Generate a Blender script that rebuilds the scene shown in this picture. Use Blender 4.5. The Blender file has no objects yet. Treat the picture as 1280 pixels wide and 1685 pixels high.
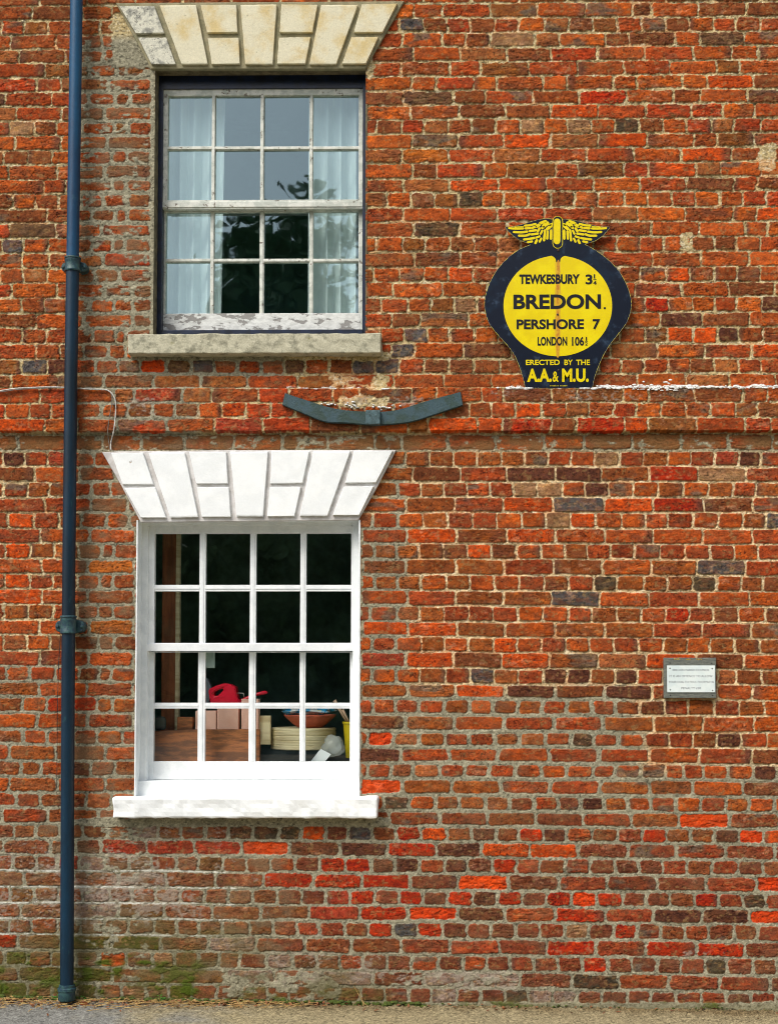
import bpy, bmesh, math, random
import numpy as np
from mathutils import Vector, noise as mnoise
random.seed(7)
R = math.radians
scene = bpy.context.scene
col = scene.collection

# ------------------------------------------------------------------ camera
FPX = 2310.0            # focal length in pixels of the 1280 x 1685 photograph
D, CZ = 7.0, 1.6        # metres from the wall, eye height
PITCH, YAW = R(2.4), R(0.8)
CPX, CPY = 728.0, 1024.0   # principal point
cd = bpy.data.cameras.new('camera'); cam = bpy.data.objects.new('camera', cd); col.objects.link(cam)
cam.location = (0, -D, CZ)
cam.rotation_euler = (R(90) + PITCH, 0, YAW)
cd.sensor_fit = 'VERTICAL'; cd.sensor_height = 36.0; cd.sensor_width = 27.35
cd.lens = FPX / 1685 * 36.0
cd.shift_x = (640 - CPX) / 1685.0
cd.shift_y = (CPY - 842.5) / 1685.0
cd.clip_start = .05; cd.clip_end = 500
scene.camera = cam

# ------------------------------------------------------------------ sky, sun, exposure
SUN_EL, SUN_AZ = R(50), R(-38)      # azimuth from -Y, negative = to the left of the viewer
w = bpy.data.worlds.new('World'); scene.world = w; w.use_nodes = True
nt = w.node_tree; bg = nt.nodes['Background']
sky = nt.nodes.new('ShaderNodeTexSky'); sky.sky_type = 'NISHITA'; sky.sun_disc = False
sky.sun_elevation = SUN_EL; sky.sun_rotation = R(180) - SUN_AZ
sky.dust_density = 4.0; sky.air_density = 1.0; sky.ozone_density = 1.0
bw = nt.nodes.new('ShaderNodeRGBToBW'); mxs = nt.nodes.new('ShaderNodeMix'); mxs.data_type = 'RGBA'; mxs.inputs[0].default_value = .55   # thin cloud: half the blue is gone
nt.links.new(sky.outputs[0], bw.inputs[0]); nt.links.new(sky.outputs[0], mxs.inputs[6]); nt.links.new(bw.outputs[0], mxs.inputs[7])
nt.links.new(mxs.outputs[2], bg.inputs[0]); bg.inputs[1].default_value = 0.137
sd = bpy.data.lights.new('sun', 'SUN'); sd.energy = 1.35; sd.angle = R(22); sd.color = (1, .95, .88)
sun = bpy.data.objects.new('sun', sd); col.objects.link(sun)
sdir = Vector((math.sin(SUN_AZ) * math.cos(SUN_EL), -math.cos(SUN_AZ) * math.cos(SUN_EL), math.sin(SUN_EL)))
sun.rotation_euler = (-sdir).to_track_quat('-Z', 'Y').to_euler(); sun.location = sdir * 20
vs = scene.view_settings; vs.view_transform = 'Standard'; vs.look = 'None'; vs.exposure = 0.6; vs.gamma = 1.0
scene.cycles.filter_width = 1.05; scene.cycles.max_bounces = 6; scene.cycles.transparent_max_bounces = 12

# ------------------------------------------------------------------ where a photo pixel lies in the place
_r = np.array([math.cos(YAW), math.sin(YAW), 0.0])
_f0 = np.array([-math.sin(YAW), math.cos(YAW), 0.0])
_w = _f0 * math.cos(PITCH) + np.array([0, 0, math.sin(PITCH)])
_u = np.array([0, 0, math.cos(PITCH)]) - _f0 * math.sin(PITCH)
def P(px, py, Y=0.0):
    d = _w + (px - CPX) / FPX * _r - (py - CPY) / FPX * _u
    t = (Y + D) / d[1]
    return Vector((t * d[0], Y, CZ + t * d[2]))
def PG(px, py, z):
    d = _w + (px - CPX) / FPX * _r - (py - CPY) / FPX * _u
    t = (z - CZ) / d[2]
    return Vector((t * d[0], -D + t * d[1], z))
def proj(X, Z):
    vx, vy, vz = X, D, Z - CZ
    a = vx * _r[0] + vy * _r[1]; b = vx * _u[0] + vy * _u[1] + vz * _u[2]; c = vx * _w[0] + vy * _w[1] + vz * _w[2]
    return CPX + FPX * a / c, CPY - FPX * b / c
gl, gr = P(0, 1646), P(1280, 1666)
def ground_z(x):
    return gl.z + (gr.z - gl.z) * (x - gl.x) / (gr.x - gl.x)
MPP = D / FPX

# ------------------------------------------------------------------ colour and noise
def lin(c):
    c = np.asarray(c, float) / 255.0
    return np.where(c <= .04045, c / 12.92, ((c + .055) / 1.055) ** 2.4)
def L(r, g, b): return tuple(float(v) for v in lin((r, g, b))) + (1.0,)
def hsh(i, j, s):
    i = np.asarray(i).astype(np.int64).astype(np.uint32); j = np.asarray(j).astype(np.int64).astype(np.uint32)
    h = i * np.uint32(374761393) + j * np.uint32(668265263) + np.uint32((s * 2246822519) & 0xffffffff)
    h = (h ^ (h >> np.uint32(13))) * np.uint32(1274126177)
    h = (h ^ (h >> np.uint32(16))) * np.uint32(2246822519)
    h = h ^ (h >> np.uint32(15))
    return h.astype(np.float32) / np.float32(4294967296.0)
def vn(x, y, s):
    xi = np.floor(x); yi = np.floor(y); fx = (x - xi).astype(np.float32); fy = (y - yi).astype(np.float32)
    fx = fx * fx * (3 - 2 * fx); fy = fy * fy * (3 - 2 * fy)
    a = hsh(xi, yi, s); b = hsh(xi + 1, yi, s); c = hsh(xi, yi + 1, s); d = hsh(xi + 1, yi + 1, s)
    return (a + (b - a) * fx) * (1 - fy) + (c + (d - c) * fx) * fy
def fbm(x, y, s, o=3):
    t = 0; a = .5; n = 0
    for k in range(o):
        t = t + a * vn(x * 2 ** k, y * 2 ** k, s + 17 * k); n += a; a *= .55
    return t / n
def sst(a, b, x):
    t = np.clip((x - a) / (b - a), 0, 1); return t * t * (3 - 2 * t)

# ------------------------------------------------------------------ object helpers
def link(name, me, parent=None, mat=None):
    o = bpy.data.objects.new(name, me); col.objects.link(o)
    if mat is not None: me.materials.append(mat)
    if parent is not None:
        o.parent = parent
        off = Vector(parent.location); p = parent.parent
        while p: off += Vector(p.location); p = p.parent
        if off.length > 0: me.transform(__import__('mathutils').Matrix.Translation(-off))
    return o
def tag(o, label=None, cat=None, group=None, kind=None):
    if label: o['label'] = label
    if cat: o['category'] = cat
    if group: o['group'] = group
    if kind: o['kind'] = kind
    return o
def thing(name, loc, label, cat, group=None):
    o = bpy.data.objects.new(name, None); col.objects.link(o); o.location = loc; o.empty_display_size = .1
    return tag(o, label, cat, group)
def smooth(me, on=True):
    me.polygons.foreach_set('use_smooth', [on] * len(me.polygons)); return me

class MB:
    def __init__(s): s.v = []; s.f = []
    def add(s, v, f):
        n = len(s.v); s.v += [tuple(p) for p in v]; s.f += [tuple(i + n for i in q) for q in f]
    def prism(s, pts, yb, yf, bev=0.0):
        """pts: (x, z) outline; front face at yf (nearer the viewer), bevelled by bev"""
        a = sum(pts[i][0] * pts[(i + 1) % len(pts)][1] - pts[(i + 1) % len(pts)][0] * pts[i][1] for i in range(len(pts)))
        if a < 0: pts = pts[::-1]
        n = len(pts); rings = [[(x, yb, z) for x, z in pts]]
        if bev > 0:
            ins = []
            for i in range(n):
                p0, p1, p2 = Vector(pts[i - 1]), Vector(pts[i]), Vector(pts[(i + 1) % n])
                d1 = (p1 - p0).normalized(); d2 = (p2 - p1).normalized()
                n1 = Vector((-d1.y, d1.x)); n2 = Vector((-d2.y, d2.x)); m = n1 + n2
                if m.length < 1e-6: m = n1
                m.normalize(); k = bev / max(.35, m.dot(n1)); ins.append(p1 + m * k)
            rings.append([(x, yf + bev, z) for x, z in pts]); rings.append([(p.x, yf, p.y) for p in ins])
        else: rings.append([(x, yf, z) for x, z in pts])
        v = [p for r in rings for p in r]; f = []
        for k in range(len(rings) - 1):
            for i in range(n):
                j = (i + 1) % n; f.append((k * n + i, k * n + j, (k + 1) * n + j, (k + 1) * n + i))
        f.append(tuple(range(n - 1, -1, -1))); f.append(tuple(len(v) - n + i for i in range(n)))
        s.add(v, f); return s
    def rbox(s, lo, hi, r=.002, seg=.5, amp=0.0, sc=20.0):
        lo = Vector(lo); hi = Vector(hi); lo, hi = Vector([min(a, b) for a, b in zip(lo, hi)]), Vector([max(a, b) for a, b in zip(lo, hi)])
        c = []
        for k in range(3):
            a, b = lo[k], hi[k]; rr = min(r, (b - a) * .45)
            m = max(1, int(round((b - a - 2 * rr) / seg)))
            c.append([a, a + rr * .4] + [a + rr + (b - a - 2 * rr) * i / m for i in range(m + 1)] + [b - rr * .4, b])
        idx = {}; v = []; f = []
        def vid(i, j, k):
            q = (i, j, k)
            if q in idx: return idx[q]
            p = Vector((c[0][i], c[1][j], c[2][k]))
            inn = Vector([min(max(p[t], lo[t] + min(r, (hi[t] - lo[t]) * .45)), hi[t] - min(r, (hi[t] - lo[t]) * .45)) for t in range(3)])
            dd = p - inn
            if dd.length > 1e-9:
                nn = dd.normalized(); rr = min(r, min(hi - lo) * .45); p = inn + nn * rr
                if amp: p += nn * amp * (mnoise.fractal(p * sc, 1.0, 2.0, 4))
            idx[q] = len(v); v.append(p); return idx[q]
        N = [len(a) for a in c]
        for ax in range(3):
            u, w_ = (ax + 1) % 3, (ax + 2) % 3
            for side in (0, N[ax] - 1):
                for i in range(N[u] - 1):
                    for j in range(N[w_] - 1):
                        q = []
                        for (ii, jj) in ((i, j), (i + 1, j), (i + 1, j + 1), (i, j + 1)):
                            t = [0, 0, 0]; t[ax] = side; t[u] = ii; t[w_] = jj; q.append(vid(*t))
                        if side == 0: q = q[::-1]
                        f.append(tuple(q))
        s.add(v, f); return s
    def tube(s, pts, r, n=10, cap=True):
        pts = [Vector(p) for p in pts]; rs = r if isinstance(r, (list, tuple)) else [r] * len(pts)
        v = []; f = []; up = None
        for i, p in enumerate(pts):
            d = (pts[min(i + 1, len(pts) - 1)] - pts[max(i - 1, 0)])
            if d.length < 1e-9: d = Vector((0, 0, 1))
            d.normalize()
            if up is None:
                up = Vector((0, 1, 0)) if abs(d.y) < .9 else Vector((1, 0, 0))
            a = d.cross(up).normalized(); b = a.cross(d).normalized(); up = b
            for k in range(n):
                t = 2 * math.pi * k / n; v.append(p + (a * math.cos(t) + b * math.sin(t)) * rs[i])
        for i in range(len(pts) - 1):
            for k in range(n):
                j = (k + 1) % n; f.append((i * n + k, (i + 1) * n + k, (i + 1) * n + j, i * n + j))
        if cap: f.append(tuple(range(n))); f.append(tuple(len(v) - 1 - k for k in range(n)))
        s.add(v, f); return s
    def lathe(s, c, prof, n=28, axis='z'):
        v = []; f = []
        for (r_, h) in prof:
            for k in range(n):
                t = 2 * math.pi * k / n
                if axis == 'z': v.append((c[0] + r_ * math.cos(t), c[1] + r_ * math.sin(t), c[2] + h))
                else: v.append((c[0] + r_ * math.cos(t), c[1] - h, c[2] + r_ * math.sin(t)))
        for i in range(len(prof) - 1):
            for k in range(n):
                j = (k + 1) % n; q = (i * n + k, i * n + j, (i + 1) * n + j, (i + 1) * n + k)
                f.append(q)
        f.append(tuple(range(n - 1, -1, -1))); f.append(tuple(len(v) - n + k for k in range(n)))
        s.add(v, f); return s
    def build(s, name, mat, parent=None, sm=False, auto=None):
        me = bpy.data.meshes.new(name); me.from_pydata(s.v, [], s.f); me.update()
        bm = bmesh.new(); bm.from_mesh(me); bmesh.ops.recalc_face_normals(bm, faces=bm.faces); bm.to_mesh(me); bm.free()
        smooth(me, sm)
        if sm and auto:
            me.set_sharp_from_angle(angle=R(auto))
        return link(name, me, parent, mat)

def pts2(ps, f=None, Y=0.0):
    out = []
    for p in ps:
        q = P(*(f(*p) if f else p), Y); out.append((q.x, q.z))
    return out

# ------------------------------------------------------------------ materials
def M(name, base, rough=.6, var=None, vscale=8.0, vlo=.4, vhi=.6, grain=.0, gscale=200.0, bump=0.0, bscale=60.0, metal=0.0, spec=.5,
      peel=None, pscale=25.0, plo=.5, phi=.55, stretch=(1, 1, 1), coat=0.0, extra=None):
    m = bpy.data.materials.new(name); m.use_nodes = True; t = m.node_tree; N = t.nodes; b = N['Principled BSDF']
    b.inputs['Roughness'].default_value = rough; b.inputs['Metallic'].default_value = metal
    b.inputs['Specular IOR Level'].default_value = spec; b.inputs['Coat Weight'].default_value = coat
    tc = N.new('ShaderNodeTexCoord'); mp = N.new('ShaderNodeMapping'); mp.inputs['Scale'].default_value = stretch
    t.links.new(tc.outputs['Object'], mp.inputs[0])
    def noise(sc, det=5, w_=0):
        n = N.new('ShaderNodeTexNoise'); n.inputs['Scale'].default_value = sc; n.inputs['Detail'].default_value = det
        n.inputs['Roughness'].default_value = .62; n.noise_dimensions = '4D'; n.inputs['W'].default_value = w_
        t.links.new(mp.outputs[0], n.inputs['Vector']); return n
    def ramp(src, a, c):
        r_ = N.new('ShaderNodeMapRange'); r_.inputs[1].default_value = a; r_.inputs[2].default_value = c; r_.interpolation_type = 'SMOOTHSTEP'
        t.links.new(src, r_.inputs[0]); return r_.outputs[0]
    def mix(fac, a, c, mode='MIX'):
        x = N.new('ShaderNodeMix'); x.data_type = 'RGBA'; x.blend_type = mode
        for k, val in ((0, fac), (6, a), (7, c)):
            if isinstance(val, bpy.types.NodeSocket): t.links.new(val, x.inputs[k])
            else: x.inputs[k].default_value = val
        return x.outputs[2]
    c = base
    if var: c = mix(ramp(noise(vscale, 6, 1.3).outputs[0], vlo, vhi), base, var)
    mask = None
    if peel:
        mask = ramp(noise(pscale, 7, 5.1).outputs[0], plo, phi); c = mix(mask, c, peel)
    if extra:
        for (colr, sc, a, z_, w_) in extra: c = mix(ramp(noise(sc, 6, w_).outputs[0], a, z_), c, colr)
    if grain:
        g = ramp(noise(gscale, 3, 9.).outputs[0], .25, .75)
        gc = mix(g, (1 - grain, 1 - grain, 1 - grain, 1), (1 + grain, 1 + grain, 1 + grain, 1)); c = mix(1.0, c, gc, 'MULTIPLY')
    if isinstance(c, bpy.types.NodeSocket): t.links.new(c, b.inputs['Base Color'])
    else: b.inputs['Base Color'].default_value = c
    if bump:
        bp = N.new('ShaderNodeBump'); bp.inputs['Strength'].default_value = bump; bp.inputs['Distance'].default_value = .003
        t.links.new(noise(bscale, 6, 3.).outputs[0], bp.inputs['Height'])
        if mask is not None:
            b2 = N.new('ShaderNodeBump'); b2.invert = True; b2.inputs['Strength'].default_value = .8; b2.inputs['Distance'].default_value = .002
            t.links.new(mask, b2.inputs['Height']); t.links.new(bp.outputs[0], b2.inputs['Normal']); bp = b2
        t.links.new(bp.outputs[0], b.inputs['Normal'])
    return m

m_white = M('white_gloss_paint', L(238, 242, 242), .35, var=L(226, 231, 232), vscale=14, bump=.15, bscale=40, grain=.03)
m_white_stone = M('white_masonry_paint', L(243, 246, 245), .6, var=L(234, 238, 238), vscale=9, bump=.35, bscale=70, grain=.03, peel=L(170, 160, 146), plo=.71, phi=.74, pscale=22)
m_white_joint = M('painted_joint', L(214, 212, 210), .7, var=L(188, 184, 180), vscale=12, bump=.5, bscale=60)
m_oldwhite = M('weathered_white_paint', L(214, 216, 206), .55, var=L(182, 188, 178), vscale=22, grain=.06, bump=.4, bscale=70, peel=L(128, 122, 110), pscale=38, plo=.60, phi=.64)
m_peel = M('peeling_white_paint', L(222, 224, 220), .6, var=L(200, 202, 198), vscale=30, grain=.05, bump=.4, peel=L(142, 140, 136), pscale=16, plo=.52, phi=.55, stretch=(1, 1, 2.2))
m_navy = M('navy_gloss_paint', L(14, 30, 58), .35, var=L(10, 20, 36), vscale=20, bump=.2, peel=L(150, 150, 140), pscale=60, plo=.70, phi=.72)
m_pipe = M('blue_pipe_paint', L(5, 44, 66), .40, spec=.4, var=L(6, 30, 44), vscale=5, vlo=.35, vhi=.65, bump=.25, bscale=45, grain=.12, gscale=90, stretch=(1, 1, .35),
           extra=[(L(40, 84, 84), 30, .62, .72, 2.2), (L(112, 118, 110), 260, .72, .76, 7.7), (L(104, 62, 40), 38, .72, .75, 12.)])
m_pipe2 = M('bracket_paint', L(30, 58, 72), .45, var=L(50, 84, 84), vscale=60, bump=.5, bscale=120, grain=.15, extra=[(L(120, 132, 128), 150, .66, .74, 4.)])
m_stone = M('limestone', L(212, 206, 178), .85, var=L(202, 182, 130), vscale=7, vlo=.46, vhi=.66, grain=.10, gscale=160, bump=.8, bscale=90,
            extra=[(L(176, 168, 140), 60, .62, .70, 8.), (L(240, 230, 196), 110, .66, .72, 3.)])
m_stone_l = M('lichened_limestone', L(206, 204, 186), .9, var=L(140, 140, 130), vscale=22, vlo=.48, vhi=.62, grain=.16, gscale=160, bump=.9, bscale=90,
              extra=[(L(92, 90, 84), 80, .56, .66, 8.)])
m_stone_j = M('grey_pointing', L(150, 142, 112), .9, var=L(128, 124, 96), vscale=20, grain=.14, bump=.8, bscale=90)
m_sill = M('lichened_sill_stone', L(184, 180, 156), .9, var=L(138, 136, 116), vscale=26, vlo=.46, vhi=.66, grain=.2, gscale=150, bump=.9, bscale=80,
           extra=[(L(200, 196, 172), 60, .60, .68, 8.), (L(126, 124, 76), 12, .62, .74, 2.)])
m_reveal = M('grey_render', L(116, 106, 80), .9, var=L(86, 78, 58), vscale=25, grain=.15, bump=.9, bscale=60)
m_iron = M('painted_iron', L(50, 76, 84), .6, var=L(38, 62, 56), vscale=18, grain=.18, gscale=120, bump=.9, bscale=90,
           extra=[(L(112, 120, 108), 90, .66, .74, 8.), (L(84, 66, 50), 34, .68, .74, 2.)])
m_enamel = M('navy_enamel', L(6, 16, 34), .3, spec=.3, var=L(16, 38, 58), vscale=9, vlo=.5, vhi=.75, bump=.12, bscale=25,
             extra=[(L(58, 76, 98), 14, .54, .74, 4.), (L(120, 124, 128), 110, .73, .77, 6.)])  # grey-blue mottle paints a faint light reflection into the enamel; pale specks are chips
m_yellow = M('yellow_enamel', L(228, 208, 0), .25, var=L(220, 196, 0), vscale=10, bump=.1, bscale=25, spec=.3, grain=.03,
             extra=[(L(206, 160, 30), 46, .68, .76, 4.)])
m_black = M('black_enamel', L(20, 20, 28), .35, spec=.3)
m_rust = M('rust', L(182, 116, 12), .7, var=L(206, 160, 8), vscale=30, grain=.15)
m_rusty = M('rusty_screw', L(80, 50, 34), .7, var=L(40, 34, 34), vscale=200)
m_chip = M('chipped_rim', L(196, 182, 64), .6, var=L(80, 86, 90), vscale=60)
m_board = M('weathered_board', L(112, 116, 106), .8, var=L(88, 92, 88), vscale=30, stretch=(1, 1, 6), grain=.15, bump=.6, extra=[(L(150, 140, 60), 60, .68, .72, 1.)])
m_plate = M('white_plate', L(226, 236, 234), .35, var=L(212, 226, 226), vscale=12)
m_print = M('grey_print', L(96, 100, 112), .6)
m_lichen = M('yellow_lichen', L(200, 160, 20), .9, bump=.6, bscale=400)
m_cable = M('white_cable', L(206, 204, 196), .5, var=L(160, 158, 150), vscale=40)
m_gcable = M('grey_cable', L(110, 106, 98), .5)
m_bcable = M('black_cable', L(34, 34, 38), .5)
m_curt = M('net_curtain', L(222, 228, 226), .9, grain=.05, gscale=300)
m_dark = M('room_plaster', L(130, 176, 168), .9, var=L(110, 150, 144), vscale=2)
m_dirt = M('shed_wall', L(112, 146, 136), .95, var=L(84, 108, 100), vscale=3, grain=.2, gscale=20)

def glass(name, fac, tint, rt):
    m = bpy.data.materials.new(name); m.use_nodes = True; t = m.node_tree; N = t.nodes; N.clear()
    o = N.new('ShaderNodeOutputMaterial'); tr = N.new('ShaderNodeBsdfTransparent'); gl_ = N.new('ShaderNodeBsdfGlossy'); mx = N.new('ShaderNodeMixShader')
    gl_.inputs['Roughness'].default_value = .015; tr.inputs[0].default_value = tint; gl_.inputs[0].default_value = rt
    fr = N.new('ShaderNodeLayerWeight'); fr.inputs[0].default_value = .5
    pw = N.new('ShaderNodeMath'); pw.operation = 'POWER'; pw.inputs[1].default_value = 5; t.links.new(fr.outputs['Facing'], pw.inputs[0])
    ma = N.new('ShaderNodeMath'); ma.operation = 'MULTIPLY_ADD'; ma.inputs[1].default_value = 1 - fac; ma.inputs[2].default_value = fac; t.links.new(pw.outputs[0], ma.inputs[0])
    tc = N.new('ShaderNodeTexCoord'); n = N.new('ShaderNodeTexNoise'); n.inputs['Scale'].default_value = 6; n.inputs['Detail'].default_value = 1
    t.links.new(tc.outputs['Object'], n.inputs['Vector'])
    bp = N.new('ShaderNodeBump'); bp.inputs['Strength'].default_value = .035; bp.inputs['Distance'].default_value = .02
    t.links.new(n.outputs[0], bp.inputs['Height']); t.links.new(bp.outputs[0], gl_.inputs['Normal'])
    t.links.new(ma.outputs[0], mx.inputs[0]); t.links.new(tr.outputs[0], mx.inputs[1]); t.links.new(gl_.outputs[0], mx.inputs[2])
    t.links.new(mx.outputs[0], o.inputs[0]); return m
m_glass_up = glass('old_window_glass', .20, (.84, .94, .94, 1), (.68, .90, .97, 1))
m_glass_lo = glass('clean_window_glass', .14, (.96, .98, .97, 1), (.9, 1, 1, 1))

# ================================================================== THE BRICK WALL
# course bottoms (photo rows at x = 960) and the joints of each course, read off the photograph
BEDS = [4, 28, 52, 76, 99.5, 123.5, 147, 170.5, 194.5, 218.5, 242.5, 266.5, 291.5, 314.5, 339.5, 364, 388.5, 413.5, 438.5, 463.5, 488.5, 513.5,
        538.5, 564, 589.5, 614.5, 638.5, 664, 688.5, 713.5, 741.5, 767, 792.5, 817.5, 843, 869.5, 895, 920.5, 946.5, 972, 998, 1023.5, 1048.5,
        1074, 1100.5, 1126, 1151, 1177.5, 1204.5, 1230, 1256.5, 1282.5, 1309.5, 1335.5, 1361.5, 1387, 1413, 1439.5, 1466.5, 1493, 1519, 1546.5,
        1573.5, 1601.5, 1628.5, 1656]
RJ = """1:82 178 333 485 645 800 862 1018 1176
2:112 268 425 512 592 670 750 830 910 986 1068 1140 1220
3:46 175 252 332 480 560 712 790 942 1022 1170
4:80 232 388 535 685 838 1000 1125 1215
5:38 198 300 460 620 772 924 1078 1152
6:74 154 277 352 505 583 738 815 965 1047 1200
7:48 210 315 472 626 782 935 1025 1178
8:70 230 382 530 685 842 995 1098 1202
9:42 115 195 272 350 430 508 585 665 742 820 900 978 1060 1132 1222
10:75 227 378 532 688 850 1002 1080 1200
11:42 198 345 497 652 805 960 1125 1222
12:78 158 310 388 548 622 772 852 1010 1090 1222
13:48 200 360 518 674 824 978 1133 1210
14:73 150 226 304 378 457 530 610 688 774 850 930 1008 1086 1162 1238
15:46 200 355 510 668 818 972 1132 1210
16:80 233 388 560 700 863 1020 1172 1245
17:44 118 200 280 358 748 825 905 990 1068 1140 1220
18:80 235 355 700 865 1025 1185
19:36 115 196 278 755 825 912 990 1070 1145 1222
20:15 175 325 808 962 1115 1268
21:62 138 216 292 842 920 1000 1072 1143 1226
22:10 103 262 892 1028 1186
23:50 125 200 282 840 915 1000 1080 1150 1230
24:6 84 244 400 728 882 1038 1192
25:34 114 196 278 365 690 760 838 918 990 1070 1150 1224
26:14 180 338 660 818 974 1118 1270
27:75 155 305 375 532 615 768 852 1002 1158 1238
28:100 180 262 415 498 655 738 890 972 1052 1135 1280
29:62 130 290 372 532 613 772 848 1008 1165 1250
30:42 195 350 508 640 800 960 1115 1260
31:52 132 212 290 370 445 522 598 676 758 836 915 990 1070 1150 1222
32:78 235 388 548 698 855 1015 1173
33:102 178 256 332 408 485 568 643 722 803 882 965 1050 1132 1208
34:58 216 375 538 704 868 1036 1197
35:28 112 192 274 356 438 516 597 678 763 842 916 1000 1082 1162 1238
36:60 222 388 545 708 868 1030 1195
37:25 100 180 258 336 418 500 577 652 728 808 890 1055 1136 1215
38:58 220 380 540 700 862 1014 1172
39:28 105 188 264 346 427 510 673 750 836 915 998 1077 1158 1230
40:60 218 376 534 692 855 1020 1185
41:100 180 260 342 424 504 588 665 748 830 908 986 1067 1150 1236
42:62 222 382 545 708 868 1028 1190
43:22 182 260 342 420 500 580 660 738 820 900 980 1056 1136 1217
44:55 212 370 525 685 848 1010 1165
45:25 100 185 266 345 425 507 585 662 742 820 902 1080 1143 1224
46:62 218 382 545 708 865 1080 1195
47:20 182 264 340 425 503 585 668 745 826 905 985 1070 1152 1236
48:52 215 380 540 702 868 1032 1200
49:15 100 185 265 345 430 515 597 673 755 840 918 998 1077 1160 1245
50:38 200 358 525 690 855 1020 1190
51:5 78 168 248 330 415 500 585 672 745 828 910 1035 1115 1200
52:42 206 368 530 695 856 998 1162
53:65 152 232 315 395 475 555 628 705 785 862 945 1027 1108 1183 1268
54:15 165 325 484 638 796 955 1120
55:22 103 190 270 350 425 508 585 668 750 832 912 990 1068 1150 1232
56:154 303 462 622 785 943 1106 1268
57:18 100 182 256 338 418 495 578 660 742 820 900 980 1062 1147 1228
58:68 226 390 558 718 880 1043 1208
59:35 112 192 275 355 438 518 600 682 768 845 922 1003 1083 1162 1240
60:62 224 382 545 712 870 1028 1188
61:15 95 176 255 332 413 496 578 658 818 895 972 1052 1136 1210
62:38 198 360 518 680 845 1008 1170
63:76 160 242 320 396 476 555 718 798 880 958 1040 1112 1198
64:113 270 430 600 756 918 1085 1250
65:65 138 222 300 380 458 538 618 702 784 860 945 1028 1110 1192"""
LJ = """1:52 118 136 184
2:40 80 165 199
3:18 93 168 200
4:32 107 170 230
5:73 148 193 250
6:61 101 178 250
7:9 86 147 190 214 252
8:28 102 172 251
9:16 56 93 135 188 211 251
10:24 101 176 250
11:6 46 86 130 184 210 250
12:14 95 172 250
13:72 108 185 208 250
14:21 58 96 170 249
15:77 151 190 209 249
16:16 92 168 249
17:3 38 80 118 151 185 206 249
18:37 80 118 169 249
19:38 78 118 156 195 248
20:20 94 172 219 250
21:36 73 110 148 187 250
22:60 137 219 250
23:37 77 115 153 190 207
24:60 99 138 178 207
25:35 78 124 159 195 231 274 315 352 391 430 467 502 542 580 617
26:19 95 172 253 332 407 489 564
27:69 120 190 224 302 350 427 477 550 592
28:12 52 120 171 254 290 367 407 487 560
29:77 130 195 277 355 434 512 592
30:30 110 170 232 304 385 464 540 617
31:6 41 78 115 156
32:57 132 190
33:7 46 82 120 182
34:73 151 210
35:14 56 96 133 175
36:67 148
37:8 50 89 129 167 188
38:69 145
39:8 50 87 128 164 186
40:69 144
41:7 46 87 126 161 185
42:65 147
43:45 83 122 163 188
44:65 146
45:50 91 130 163 183
46:64 144
47:38 78 120 160 185
48:61 144
49:38 78 120 161
50:93 174
51:35 67 110 149 189
52:93 173
53:26 66 104 142
54:2 79 162 240 320 400 480 560 640
55:24 61 100 137 177 215 260 297 337 376 417 459 495 536 574 613
56:6 84 125 167 242 320 397 477 559 637
57:21 60 95 132 172 212 250 291 327 367 406 445 486 526 568 610
58:41 121 195 274 355 434 515 595
59:17 57 97 136 181 218 257 297 336 375 415 456 496 536 576 617
60:34 115 195 270 350 429 509 591
61:16 52 95 132 171 212 254 292 328 366 409 449 489 525 567 606
62:29 100 184 264 344 422 501 578
63:7 46 85 125 162 207 251 287 326 395 439 482 521 559 597
64:30 106 185 267 372 451 531 612
65:6 46 87 127 163 201 241 277 316 357 397 440 475 514 555 594"""
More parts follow.
